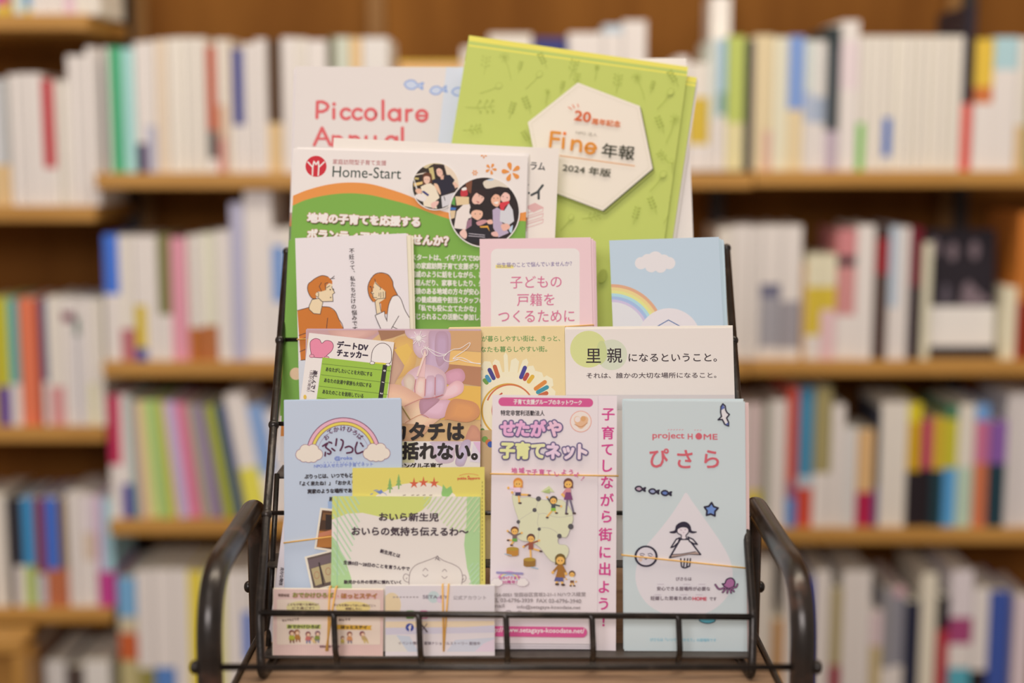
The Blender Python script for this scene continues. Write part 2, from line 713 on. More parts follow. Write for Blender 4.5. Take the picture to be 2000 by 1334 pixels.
ROWS['left', 3] = [
    (-45, -16, 970, 'grey', GY, []),
    (-15, 14, 968, 'cream', CR, []),
    (15, 26, 974, 'black', BK, []),
    (27, 46, 974, 'charcoal with pale foot band', (58, 58, 62), [(1105, WH)]),
    (47, 69, 972, 'bright blue with lime foot band', (66, 148, 190), [(1105, (176, 192, 100))]),
    (70, 89, 974, 'maroon with grey foot', (140, 58, 64), [(1120, GY)]),
    (90, 116, 973, 'blue with rust foot', (70, 112, 190), [(1112, (190, 110, 70))]),
    (117, 132, 974, 'dark gold with rust foot', (130, 100, 50), [(1110, (190, 110, 70))]),
    (133, 148, 962, 'white', WH, []), (149, 164, 962, 'white', WH, []),
    (165, 189, 968, 'pale pink with tan mark', (222, 206, 208), [(1040, (214, 190, 160)), (1095, WH)]),
    (190, 202, 972, 'mauve with magenta foot', (216, 180, 206), [(1116, (196, 70, 134))]),
    (203, 222, 974, 'pale blue with magenta foot', (164, 200, 212), [(1116, (196, 70, 134))]),
]
ROWS['middle', 0] = [
    (205, 215, 92, 'tall white', (236, 228, 218), []),
    (216, 240, 92, 'green', (74, 170, 112), []),
    (241, 264, 94, 'pale blue', (170, 214, 222), []),
    (265, 284, 82, 'white with dark plum foot', WH, [(280, (78, 56, 84))]),
    (285, 304, 80, 'white with grey foot', WH, [(245, (190, 186, 190))]),
    (305, 329, 76, 'peach', (236, 206, 172), []),
    (330, 346, 74, 'cream', CR, []), (347, 364, 73, 'cream', CR, []), (365, 384, 73, 'cream', CR, []), (385, 404, 73, 'cream', CR, []),
    (405, 423, 90, 'rust red with black and white foot', (186, 82, 46), [(255, (90, 84, 76)), (310, WH)]),
    (424, 440, 76, 'cream with rose foot', CR, [(205, (216, 176, 140)), (270, (206, 140, 120))]),
    (441, 454, 76, 'tan and white', (224, 206, 176), []),
    (455, 477, 95, 'navy blue with white foot band', (72, 76, 130), [(245, WH)]),
    (478, 499, 84, 'ivory', IV, []), (500, 522, 76, 'ivory', IV, []),
    (523, 551, 78, 'dark brown with tan foot band', (84, 58, 34), [(240, TAN)]),
    (552, 578, 73, 'tall white', WH, []), (579, 600, 74, 'tall cream', CR, []), (601, 640, 78, 'wide cream', IV, []),
    (642, 655, 72, 'dark olive', (110, 104, 70), []), (656, 684, 72, 'pale sage', (206, 206, 176), []),
    (685, 708, 73, 'apricot', (230, 190, 130), []), (709, 760, 73, 'pale mint', (226, 228, 208), []),
]
ROWS['middle', 1] = [
    (205, 233, 458, 'blue with white foot band', (70, 116, 214), [(575, WH)]),
    (234, 262, 460, 'cream with dull rose foot', CR, [(642, (186, 110, 110))]),
    (263, 284, 460, 'white with yellow patch and navy foot', WH, [(596, YEL), (680, (60, 80, 150))]),
    (285, 309, 460, 'white', WH, []),
    (310, 334, 459, 'olive with white foot band', (128, 122, 70), [(615, WH)]),
    (335, 367, 464, 'pink', (222, 150, 156), []),
    (368, 381, 460, 'cream with orange-brown foot', CR, [(640, (196, 116, 50))]), (382, 396, 458, 'cream with brown foot', IV, [(640, (180, 104, 50))]),
    (397, 424, 455, 'pale celery with brown foot', (224, 220, 184), [(636, (180, 110, 60))]),
    (425, 451, 450, 'white', WH, []),
    (452, 478, 396, 'lavender grey', (186, 180, 190), []),
    (479, 533, 372, 'tall thick white', (236, 226, 208), []),
    (534, 556, 446, 'white with blue spine title', WH, [(480, (110, 150, 200)), (590, WH)]),
    (557, 580, 445, 'cream', CR, []), (581, 610, 448, 'sand', (220, 200, 160), []),
]
ROWS['middle', 2] = [   # magazines leaning left; x at the foot, lean in px at the top
    (214, 236, 772, 'crimson with white foot', (194, 50, 84), [(908, WH)], 0),
    (238, 262, 770, 'white with indigo foot', WH, [(945, (80, 70, 140))], -2),
    (264, 277, 778, 'grey teal', (140, 166, 150), [], -8),
    (279, 293, 782, 'peach', (230, 180, 146), [], -12),
    (295, 317, 782, 'pale lime', (204, 212, 130), [], -18),
    (319, 334, 782, 'green', (160, 196, 110), [], -20),
    (336, 348, 782, 'amber', (220, 190, 80), [], -22),
    (350, 371, 784, 'lavender', (196, 176, 210), [], -24),
    (373, 394, 786, 'rose', (220, 120, 140), [], -26),
    (396, 417, 788, 'stone grey', (168, 156, 132), [], -28),
    (419, 437, 790, 'grey purple', (140, 116, 150), [], -32),
    (439, 461, 790, 'olive lime', (160, 164, 50), [], -36),
    (463, 481, 790, 'navy', (50, 74, 112), [], -38),
    (483, 522, 768, 'white with yellow foot', WH, [(915, (226, 214, 80))], -40),
    (524, 560, 790, 'steel blue with white foot', (136, 164, 196), [(928, WH)], -42),
    (562, 585, 800, 'white', WH, [], -42),
]
ROWS['middle', 3] = [
    (232, 268, 1128, 'photo-covered blue and orange', (120, 170, 200), [(1205, (206, 190, 150)), (1236, (198, 96, 50)), (1290, (190, 176, 120))]),
    (269, 299, 1114, 'white with olive foot', WH, [(1306, (150, 140, 70))]),
    (300, 340, 1113, 'white with blue foot', WH, [(1303, (90, 130, 180))]),
    (341, 369, 1113, 'white', WH, []),
    (370, 398, 1116, 'yellow', (230, 204, 70), []),
    (399, 440, 1118, 'lemon and white', (226, 216, 140), []),
    (441, 474, 1116, 'cream', IV, []),
    (475, 492, 1116, 'white with blue patch', WH, [(1195, (80, 120, 190)), (1290, WH)]),
    (494, 520, 1112, 'cream', CR, []), (521, 545, 1110, 'ivory', IV, []),
]
ROWS['right', 0] = [
    (1320, 1344, 110, 'ivory', IV, []),
    (1345, 1384, 122, 'cream with mustard patch', CR, [(190, (212, 178, 60)), (282, WH)]),
    (1385, 1401, 76, 'white and pale blue', (214, 220, 230), [(235, WH)]),
    (1402, 1418, 76, 'sky blue with teal patch', (160, 190, 220), [(180, (120, 160, 150)), (225, WH)]),
    (1419, 1454, 70, 'lime green with tan foot', (188, 196, 96), [(240, (226, 210, 150))]),
    (1455, 1471, 78, 'thin black', (48, 46, 54), []),
    (1472, 1490, 68, 'tan', (232, 206, 156), []), (1491, 1509, 68, 'tan', (232, 206, 156), [(255, (222, 180, 150))]),
    (1510, 1538, 72, 'pale celery', (226, 218, 180), []),
    (1539, 1569, 70, 'periwinkle blue with tan foot', (130, 156, 216), [(214, (226, 202, 152))]),
    (1570, 1588, 78, 'grey white with blue shade', (214, 216, 222), [(180, (186, 192, 204)), (238, WH)]), (1589, 1612, 79, 'white with grey middle', (226, 222, 222), [(190, (170, 178, 184)), (240, WH)]),
    (1613, 1639, 52, 'dark green-black with mauve foot', (50, 58, 56), [(92, (70, 74, 72)), (255, (190, 170, 170))]),
    (1640, 1675, 40, 'tall white with pink title', (236, 226, 224), [(80, (236, 208, 208)), (175, WH)]),
    (1676, 1690, 70, 'cream with green foot band', CR, [(240, (130, 196, 84))]),
    (1691, 1708, 70, 'series cream', CR, []), (1709, 1726, 70, 'series cream', CR, []),
    (1727, 1742, 70, 'cream with blue foot band', CR, [(230, (60, 110, 178)), (306, CR)]),
] + [(1743 + i * 17, 1759 + i * 17, 70, 'series cream', CR if i % 2 else (232, 218, 190), []) for i in range(8)] + [
    (1880, 1900, 12, 'tall black with red foot band', (44, 38, 44), [(202, (222, 92, 76))]),
    (1901, 1937, 76, 'yellow and orange with white foot', (226, 186, 66), [(170, (206, 116, 60)), (202, WH)]),
    (1938, 1984, 72, 'white with pale blue head', (176, 204, 228), [(136, WH)]),
    (1985, 2005, 74, 'cream with tan foot', CR, [(245, TAN)]), (2006, 2040, 80, 'olive', (150, 140, 80), []),
]
ROWS['right', 1] = [
    (1400, 1428, 445, 'cream', CR, []), (1466, 1484, 442, 'ivory', IV, []),
    (1429, 1465, 440, 'white', WH, []),
    (1485, 1524, 440, 'white with dark grey foot', WH, [(555, (110, 108, 124)), (580, (166, 160, 156)), (678, WH)]), (1525, 1564, 440, 'white with grey foot', WH, [(588, (160, 152, 148)), (680, WH)]),
    (1565, 1574, 515, 'thin tan', (210, 170, 120), []),
    (1575, 1602, 497, 'cream and yellow', (228, 220, 176), [(560, YEL), (655, WH)]), (1603, 1632, 497, 'cream and yellow with pink foot', (228, 220, 176), [(560, YEL), (605, (230, 190, 180))]),
    (1633, 1670, 448, 'salmon pink with white foot', (206, 130, 124), [(500, (80, 62, 62)), (520, (206, 140, 130)), (616, WH)]),
    (1671, 1706, 440, 'white', WH, []),
    (1708, 1734, 442, 'dark brown with red patch', (70, 48, 40), [(466, (150, 34, 38)), (536, (84, 64, 54))]),
    (1735, 1754, 442, 'periwinkle and white', (190, 198, 228), [(600, WH)]), (1755, 1774, 444, 'cream', IV, []),
    (1775, 1798, 444, 'dark red with black foot', (112, 24, 40), [(560, (46, 28, 34))]),
    (1799, 1818, 474, 'cream with dark marks', (216, 206, 170), []),
    (1957, 1986, 560, 'short cream', (230, 220, 176), []),
    (1987, 2010, 415, 'orange-brown with red foot', (200, 118, 46), [(590, (150, 44, 24))]), (2011, 2040, 450, 'brown', (120, 80, 40), []),
]
ROWS['right', 2] = [
    (1420, 1456, 790, 'white', WH, []),
    (1457, 1488, 788, 'pale pink with yellow foot', (214, 190, 176), [(957, (220, 196, 80))]),
    (1489, 1501, 790, 'grey green', (150, 150, 124), []),
    (1502, 1535, 782, 'white', WH, []),
    (1536, 1557, 755, 'red-orange with blue foot', (206, 84, 64), [(942, (160, 90, 110)), (972, (90, 140, 190))]),
    (1558, 1588, 757, 'teal blue with red foot', (76, 140, 164), [(930, (190, 200, 196)), (952, (206, 76, 54))]),
    (1589, 1622, 755, 'olive with white foot', (164, 150, 96), [(924, WH)]),
    (1623, 1648, 790, 'ivory', IV, []),
    (1649, 1672, 836, 'lavender white', (222, 214, 222), []),
    (1673, 1706, 840, 'tan orange with crimson foot', (220, 176, 116), [(961, (176, 34, 70))]),
    (1707, 1717, 800, 'thin black with blue foot', (48, 50, 58), [(950, (70, 80, 124))]),
    (1719, 1744, 785, 'cream', CR, []), (1745, 1770, 785, 'cream', CR, []),
    (1771, 1797, 788, 'yellow with black foot band', (222, 200, 40), [(825, (206, 160, 30)), (920, BK)]),
    (1798, 1819, 820, 'crimson pink with black foot band', (184, 56, 96), [(916, BK)]),
    (1820, 1842, 815, 'mustard with dark teal foot', (206, 170, 50), [(918, (30, 60, 64))]),
    (1843, 1868, 792, 'yellow lime with blue foot band', (70, 120, 84), [(818, (196, 186, 50)), (914, (90, 158, 204))]),
    (1869, 1901, 790, 'cream with mint foot', (224, 212, 186), [(912, (184, 202, 170))]),
    (1902, 1929, 790, 'pink with blue head and orange foot', (116, 158, 206), [(822, (200, 112, 136)), (905, (206, 116, 74))]),
    (1930, 1964, 822, 'purple with dark teal foot', (136, 90, 150), [(906, (34, 60, 66))]),
    (1965, 1990, 770, 'beige', (214, 202, 186), []), (1991, 2025, 768, 'pale beige', (222, 210, 194), []),
]
ROWS['right', 3] = [
    (1450, 1478, 1095, 'white', WH, []),
    (1479, 1506, 1088, 'cream', CR, []),
    (1507, 1532, 1210, 'short tan', (196, 150, 96), []),
    (1533, 1560, 1120, 'ivory', IV, []), (1561, 1588, 1130, 'blue', (70, 84, 150), []),
    (1589, 1620, 1114, 'ivory', IV, []),
    (1621, 1643, 1150, 'olive tan with red foot', (178, 160, 110), [(1300, (150, 30, 50))]),
    (1645, 1672, 1115, 'white', WH, []), (1673, 1699, 1115, 'white', WH, []),
    (1700, 1721, 1195, 'pale pink with tan foot', (222, 196, 186), [(1262, (200, 176, 120))]),
    (1722, 1743, 1150, 'grey', (150, 144, 138), [(1305, WH)]), (1744, 1765, 1148, 'grey with pink head', (214, 170, 166), [(1165, (146, 142, 142)), (1300, WH)]),
    (1767, 1796, 1175, 'blue-black', (40, 42, 58), []),
    (1797, 1828, 1120, 'pale yellow', (230, 222, 184), []),
    (1829, 1853, 1166, 'black with red foot band', (38, 32, 34), [(1230, (176, 52, 56))]),
    (1854, 1898, 1114, 'white with plum band and teal foot', (222, 208, 208), [(1206, (166, 72, 110)), (1258, WH), (1304, (90, 168, 174))]),
    (1899, 1929, 1150, 'cream with black foot', IV, [(1310, BK)]),
    (1930, 1970, 1154, 'navy blue', (64, 86, 150), []),
    (1980, 2010, 1165, 'pale pink', (222, 200, 190), []),
]
ROWS['left', 4] = [
    (58, 84, 1258, 'brown', (120, 84, 56), []),
    (87, 128, 1292, 'white', (222, 214, 206), []),
    (129, 163, 1302, 'dark grey', (80, 66, 56), []),
    (164, 214, 1292, 'ivory', (224, 216, 200), []),
]
ROWNAME = {('left', 0): "left bookcase's top shelf", ('left', 1): "left bookcase's second shelf", ('left', 2): "left bookcase's third shelf",
           ('left', 3): "left bookcase's fourth shelf", ('left', 4): "left bookcase's lowest shelf",
           ('middle', 0): "middle bookcase's top shelf", ('middle', 1): "middle bookcase's second shelf", ('middle', 2): "middle bookcase's third shelf", ('middle', 3): "middle bookcase's lowest shelf",
           ('right', 0): "right bookcase's top shelf", ('right', 1): "right bookcase's second shelf", ('right', 2): "right bookcase's third shelf", ('right', 3): "right bookcase's lowest shelf"}
ORD = ['first', 'second', 'third', 'fourth', 'fifth', 'sixth', 'seventh', 'eighth', 'ninth', 'tenth', 'eleventh', 'twelfth']
PAGES_M = ink((236, 220, 186), LB, 0.8, 0.1)


def book(x0, x1, z0, z1, Y, depth, colour, bands, name='book', lean=0.0):
    """spine towards -y; cover with two boards and a spine, paper block, foot bands printed or wrapped round the cover"""
    xc = (x0 + x1) / 2
    w, h, t = x1 - x0, z1 - z0, 0.0012
    t = min(t, w * 0.18)
    V, F, FM, mats = [], [], [], []

    def shell(za, zb, c, grow=0.0):
        m = bookink(c)
        if m not in mats:
            mats.append(m)
        i = mats.index(m)
        a, b = -w / 2 - grow, w / 2 + grow
        for bx in ((a, b, -grow, t), (a, a + t + grow, t, depth), (b - t - grow, b, t, depth)):
            n = len(F)
            box_vf(*bx, za, zb, V, F)
            FM.extend([i] * (len(F) - n))
    zs = [h] + [b[0] for b in bands] + [0.0]
    cs = [colour] + [b[1] for b in bands]
    for i, c in enumerate(cs):
        if zs[i] - zs[i + 1] > 1e-4:
            shell(zs[i + 1], zs[i], c)
    ob = mesh_obj(name, V, F, mats, FM)
    ob.location = (xc, Y, z0)
    ob.rotation_euler = (0, lean, 0)
    V, F = box_vf(-w / 2 + t, w / 2 - t, t, depth - 0.003, 0.002, h - 0.003)
    mesh_obj('paper_block', V, F, PAGES_M, parent=ob)
    return ob


rb = random.Random(3)
for key, rows in ROWS.items():
    side, ri = key
    rows = sorted(rows, key=lambda r: r[0])
    if key in SHZ:
        z0 = SHZ[key]
    elif side == 'left':
        z0 = shelf_z(1560)
    else:
        z0 = shelf_z({'middle': 1385, 'right': 1400}[side])
    z0 += 0.0004
    descs = [r[3] for r in rows]
    grp = 'books on the ' + ROWNAME[key]
    for i, r in enumerate(rows):
        x0p, x1p, top, desc, colour, bands = r[:6]
        lean_px = r[6] if len(r) > 6 else 0
        Y = YB + rb.uniform(0.0, 0.006)
        # horizontal places are read at mid-height of the spine, heights at the shelf
        foot = {'left': [27, 403, 835, 1190, 1560], 'middle': [338, 707, 1017, 1385], 'right': [334, 705, 1034, 1400]}[side][ri]
        ym = (max(top, -60) + min(foot, 1334)) / 2 if not lean_px else foot
        xa, xb = on_y(x0p, ym, Y).x, on_y(x1p, ym, Y).x
        h = on_y(1000, top, Y).z - z0
        bl = [(on_y(1000, b[0], Y).z - z0, b[1]) for b in bands]
        depth = min(0.22, max(0.10, h * 0.70)) if h < 0.3 else 0.2
        depth = min(depth, 0.15) + rb.uniform(-0.006, 0.006)
        lean = 0.0
        if lean_px:
            lean = math.atan2(on_y(1000 + lean_px, ym, Y).x - on_y(1000, ym, Y).x, h)
            wbook = (xb - xa) * math.cos(lean)
            dz = wbook / 2 * abs(math.sin(lean))
            xm = (xa + xb) / 2
            ob = book(xm - wbook / 2, xm + wbook / 2, z0 + dz, z0 + dz + h, Y, depth, colour, bl, 'magazine', lean)
        else:
            ob = book(xa + 0.0003, xb - 0.0003, z0, z0 + h, Y, depth, colour, bl)
        noun = 'magazine' if lean_px or key == ('middle', 2) else 'book'
        same = [j for j, d in enumerate(descs) if d == desc]
        if len(same) == 1:
            lab = '%s %s on the %s' % (desc, noun, ROWNAME[key])
        else:
            k = same.index(i)
            last = ' (the last)' if False else ''
            lab = '%s of the %d %s %ss from the left, %s' % (ORD[k], len(same), desc, noun, ROWNAME[key])
        tag(ob, lab, noun, grp)

# face-out black magazine leaning on the right bookcase's second shelf
z0 = SHZ['right', 1] + 0.0004
cz = lambda px, py: on_y(px, py, YB + 0.02)
a, b = cz(1816, 448), cz(1952, 452)
w, h = b.x - a.x, a.z - z0
mats = [bookink((38, 32, 36)), bookink((226, 216, 216)), bookink((122, 104, 104)), bookink((92, 82, 86))]
V, F, FM = [], [], []
for x0, x1, f0, f1, m, g in ((0, 1, .0, 1, 0, 0.0), (0, 1, 0.09, .40, 1, .0003)):
    n = len(F)
    box_vf(-w / 2 + w * x0 - g, -w / 2 + w * x1 + g, -g, 0.008, h * f0, h * f1, V, F)
    FM += [m] * (len(F) - n)


def cover_blob(pts, m, y=-0.0006):
    n = len(V)
    V.extend([(-w / 2 + w * p[0], y, h * p[1]) for p in pts])
    F.append(tuple(range(n, n + len(pts))))
    FM.append(m)


for cx, cy in ((.12, .86), (.38, .83), (.70, .84)):
    cover_blob([(cx + .07 * math.cos(t), cy + .075 * math.sin(t)) for t in (2 * math.pi * i / 14 for i in range(14))], 2)
cover_blob([(.50, .41), (.80, .41), (.98, .44), (.80, .50), (.62, .60), (.54, .56)], 2)
cover_blob([(.22, .42), (.36, .42), (.34, .56), (.26, .58)], 3)
ob = mesh_obj('magazine', V, F, mats, FM)
ob.location = ((a.x + b.x) / 2, YB + 0.02, z0)
ob.rotation_euler = (math.radians(-5), 0, 0)
tag(ob, "black-covered magazine turned face out on the right bookcase's second shelf", 'magazine')

# books lying or standing behind the front row on the middle top shelf
def stray(px0, px1, top, foot, colour, bands, label, Y=YB + 0.03, depth=0.12, kind='book', cat='book'):
    a, b = on_y(px0, (top + foot) / 2, Y), on_y(px1, (top + foot) / 2, Y)
    z = SHZ['middle', 0] + 0.0004 if px0 < 1300 else SHZ['right', 0] + 0.0004
    h = on_y(1000, top, Y).z - z
    ob = book(a.x, b.x, z, z + h, Y, depth, colour, [(on_y(1000, q[0], Y).z - z, q[1]) for q in bands], kind)
    tag(ob, label, cat, "books on the middle bookcase's top shelf")


stray(780, 900, 119, 338, (232, 190, 70), [(126, (226, 170, 120))], 'wide amber-topped box file showing above the coral-titled report', kind='box_file', cat='file')
stray(902, 950, 92, 338, (230, 214, 190), [], 'cream book just left of the green report')
stray(955, 1038, 66, 338, CR, [], 'wide cream book behind the top left corner of the green report')
stray(1042, 1106, 74, 338, NV, [], 'navy book behind the green report')
stray(1110, 1176, 64, 338, IV, [], 'wide ivory book behind the green report')
stray(1178, 1214, 48, 338, (190, 200, 226), [(66, IV)], 'pale blue-headed book behind the green report')
stray(1216, 1261, 40, 338, (230, 220, 210), [], 'tall white book right of the pale blue-headed one behind the green report')
Y = YB + 0.15
a, b = on_y(1388, 60, Y), on_y(1426, 60, Y)
zz = SHZ['right', 0] + 0.0004
ob = book(a.x, b.x, zz, on_y(1000, -8, Y).z, Y, 0.09, (230, 222, 216), [])
tag(ob, "tallest white book standing at the back of the right bookcase's top shelf", 'book', "books on the right bookcase's top shelf")

# wooden crate at the lower left, standing on the floor
Yc = 2.10
a, b = on_y(-150, 1250, Yc), on_y(42, 1250, Yc)
root = empty('wooden_crate', ((a.x + b.x) / 2, Yc + 0.035, 0))
tag(root, 'light wooden crate with rounded corners at the lower left', 'crate')
zt = a.z
for nm, q in (('top_rail', (a.x, b.x, Yc, Yc + 0.02, zt - 0.026, zt)), ('side_panel', (b.x - 0.018, b.x, Yc, Yc + 0.07, 0.0, zt - 0.0265)),
              ('side_panel', (a.x, a.x + 0.018, Yc, Yc + 0.07, 0.0, zt - 0.0265)), ('top_board', (a.x, b.x, Yc + 0.0205, Yc + 0.07, zt - 0.016, zt)),
              ('back_board', (a.x + 0.0185, b.x - 0.0185, Yc + 0.058, Yc + 0.07, 0.0, zt - 0.0265))):
    V, F = box_vf(*q)
    child(bev(mesh_obj(nm, V, F, SHELF), 0.006, 3), root)
# ------------------------------------------------------------------ the iron cart and the stepped leaflet rack
ZB = CAM.z - 0.4105            # top of the cart's wooden board
XC = on_z(990, 1320, ZB).x    # centre line

cart = empty('iron_cart', (XC, 1.2, 0))
tag(cart, 'old black iron cart with curved side handles and a wooden top carrying the leaflet rack', 'cart')
xl, xr = XC - 0.2075, XC + 0.2075
V, F = box_vf(xl, xr, 0.965, 1.40, ZB - 0.016, ZB)
child(bev(mesh_obj('wooden_top', V, F, BOARD), 0.002), cart)
for s, xx in ((-1, xl), (1, xr)):
    V, F = box_vf(xx - 0.003 if s < 0 else xx, xx if s < 0 else xx + 0.003, 0.965, 1.40, ZB - 0.022, ZB + 0.004)
    child(bev(mesh_obj('edge_rail', V, F, IRON), 0.001), cart)
for s in (-1, 1):
    # read on the side plane: front leg at the picture's edge, rear leg behind the rack
    X = XC + s * 0.2115

    def side(px, py):
        d = ray(px, py)
        return CAM + d * ((X - CAM.x) / d.x)
    if s < 0:
        pf, pc, pr = side(409, 1330), side(418, 1128), side(492, 1018)
    else:
        pf, pc, pr = side(1568, 1330), side(1550, 1120), side(1478, 1012)
    yf = pf.y
    yr = pr.y + 0.03
    path = fillet([(X, yf, 0.06), (X, yf + 0.003, pc.z + 0.004), (X, yr - 0.004, pr.z + 0.009), (X, yr, 0.06)], [0.055, 0.03], 12)
    h = tube_obj('handle', path, 0.0092, WORN, cart, seg=20)
    tube_obj('caster_stem', [(X, yf, 0.035), (X, yf, 0.0595)], 0.006, IRON, cart)
    for yy in (yf, yr):
        V, F = [], []
        for k in range(24):
            t = 2 * math.pi * k / 24
            for dx in (-0.009, 0.009):
                V.append((X + dx, yy + 0.03 * math.cos(t), 0.03 + 0.03 * math.sin(t)))
        for k in range(24):
            a, b2 = 2 * k, 2 * ((k + 1) % 24)
            F.append((a, a + 1, b2 + 1, b2))
        F.append(tuple(range(0, 48, 2)))
        F.append(tuple(range(1, 48, 2))[::-1])
        child(mesh_obj('wheel', V, F, IRON), cart)
    # bolt heads on the outer side and on the rear leg
    rod = on_y(1000, 1303, yf)
    for yy, zz2 in ((yf, rod.z), (yr, on_y(1000, 1146, yr).z)):
        V, F = [], []
        ball_vf((X + s * 0.0098, yy, zz2), 0.0052, V, F, sq=(0.8, 1, 1))
        child(mesh_obj('bolt', V, F, IRON, smooth=True), cart)
    # bracket from the legs to the wooden top
    V, F = box_vf(min(X - s * 0.0093, xr if s > 0 else xl), max(X - s * 0.0093, xr if s > 0 else xl), yr - 0.008, yr + 0.008, ZB - 0.018, ZB - 0.004)
    V, F = box_vf(min(X, X - s * 0.004), max(X, X - s * 0.004), yf, yr, ZB - 0.034, ZB - 0.0225, V, F)
    child(mesh_obj('side_bar', V, F, IRON), cart)
tube_obj('cross_rod', [(XC - 0.2115, yf, rod.z), (XC + 0.2115, yf, rod.z)], 0.0026, IRON, cart)

# rack ------------------------------------------------------------
PT_L, PB_L, PT_R, PB_R = W(561, 492, 1.285), W(506, 1197, 1.105), W(1419, 485, 1.285), W(1471, 1205, 1.105)


def on_frame(a, b, py):
    """point of the frame line a-b that reads at height py"""
    lo, hi = 0.0, 1.0
    for _ in range(40):
        m = (lo + hi) / 2
        q = a + (b - a) * m - CAM
        y = 667 - FPX * q.dot(UP) / q.dot(FWD)
        if y < py:
            lo = m
        else:
            hi = m
    return a + (b - a) * lo


rack = empty('leaflet_rack', (XC, 1.2, ZB))
tag(rack, 'black wire leaflet rack with stepped tiers standing on the cart', 'rack')
for A, B, s in ((PT_L, PB_L, -1), (PT_R, PB_R, 1)):
    foot = on_z(511 if s < 0 else 1468, 1322, ZB + 0.0034)
    back = Vector((foot.x - s * 0.016, foot.y + 0.20, ZB + 0.0034))
    path = fillet([A, B, foot, back], [0.012, 0.008], 8)
    tube_obj('side_frame', path, 0.0034, IRON, rack, seg=14)
    # rear leg of the rack
    tube_obj('rear_leg', [Vector((A.x - s * 0.04, A.y + 0.004, A.z - 0.012)), Vector((back.x - s * 0.03, back.y + 0.02, ZB + 0.003))], 0.0026, IRON, rack)
    # inner upright joining the tier floors
    u0, u1 = (W(541, 926, 1.20), W(524, 1262, 1.138)) if s < 0 else (W(1440, 926, 1.20), W(1456, 1262, 1.138))
    tube_obj('inner_upright', [u0, u1], 0.0022, IRON, rack)
    V, F = [], []
    ball_vf(A, 0.0042, V, F)
    for py in (665, 830, 1005):
        ball_vf(on_frame(A, B, py), 0.0046, V, F)
    child(mesh_obj('weld', V, F, IRON, smooth=True), rack)
# wires that hold the leaflets of each tier
for py in (665, 830, 1005):
    a, b = on_frame(PT_L, PB_L, py), on_frame(PT_R, PB_R, py)
    d = Vector((0, 0.005, 0))
    tube_obj('tier_wire', [a + d, b + d], 0.0019, IRON, rack)
tube_obj('top_bar', [PT_L - Vector((0, -0.004, 0.012)), PT_R - Vector((0, -0.004, 0.012))], 0.0026, IRON, rack)
a, b = PB_L, PB_R
tube_obj('front_wire', [a, b], 0.0025, IRON, rack)

# tier floors
T1 = W(1000, 1274, 1.128)
T2 = W(1000, 1096, 1.166)
T3 = W(1000, 925, 1.210)
T4 = W(1000, 720, 1.262)
TH = 0.0022
for p, y0, y1, xa, xb in ((T1, -0.0090, 0.022, W(517, 1270, 1.128).x, W(1463, 1270, 1.128).x), (T2, -0.012, 0.024, W(524, 1095, 1.166).x, W(1456, 1095, 1.166).x),
                          (T3, -0.010, 0.034, W(539, 925, 1.21).x, W(1442, 925, 1.21).x), (T4, -0.010, 0.034, PB_L.x + 0.012, PB_R.x - 0.012)):
    V, F = box_vf(xa, xb, p.y + y0, p.y + y1, p.z - TH, p.z - 0.0001)
    child(bev(mesh_obj('tier_floor', V, F, STRIP if p is not T4 else IRON), 0.0006), rack)
# prongs bent from the front wire down and back under the first floor
for px in (652, 818, 988, 1156, 1325):
    t = (px - 506) / (1471 - 506)
    q = PB_L + (PB_R - PB_L) * t
    bot = W(px + 3, 1273, 1.103)
    path = fillet([q + Vector((-0.004, 0.0008, 0)), q + Vector((0.0, -0.0006, 0)), bot, Vector((bot.x, T1.y - 0.012, T1.z - TH - 0.0024))], [0.003, 0.004], 6)
    tube_obj('prong', path, 0.0024, IRON, rack)
# ------------------------------------------------------------------ printed matter
PW = (224, 212, 207)          # paper white
DK = (48, 36, 42)
LEAN = 15.0


def flower(P, cx, cy, r, n, rot, c):
    for k in range(n):
        a = math.radians(rot + 360 * k / n)
        ca, sa = math.cos(a), math.sin(a)
        pts = []
        for u, v in ((.18, 0), (.5, .17), (.8, .24), (1.0, .12), (1.0, -.12), (.8, -.24), (.5, -.17)):
            pts.append((cx + r * (u * ca - v * sa), cy + r * (u * sa + v * ca)))
        P.poly(pts, c, True)


def fish(P, cx, cy, s, c, oc, ow, rot=0):
    t = math.radians(rot)
    def tr(u, v):
        return (cx + s * (u * math.cos(t) - v * math.sin(t)), cy + s * (u * math.sin(t) + v * math.cos(t)))
    body = [tr(*p) for p in ((-1, 0), (-.6, -.42), (0, -.45), (.45, -.12), (1, -.36), (.9, 0), (1, .36), (.45, .12), (0, .45), (-.6, .42))]
    P.blob(body, c, oc, ow)


# ---- tier 4: the green report (and its copies) --------------------------------
z2 = ZM(880, 50, 3.102)
G = Page((916, 69), (1344, 130.6), T4.z, T4.y + 0.004, 17, (184, 192, 100), 0.0030, H=0.297, edge=(226, 214, 190))
GD, GT = (156, 164, 76), (163, 171, 82)
p = z2((112, 60), (1440, 250), (1441, 276), (112, 92))
G.poly(p, (222, 210, 96))
G.line(z2((111, 104), (1438, 286)), 1.6, (165, 190, 110), caps=False)
G.line(z2((110, 120), (1438, 302)), 3.2, (222, 212, 96), caps=False)
rf = random.Random(11)


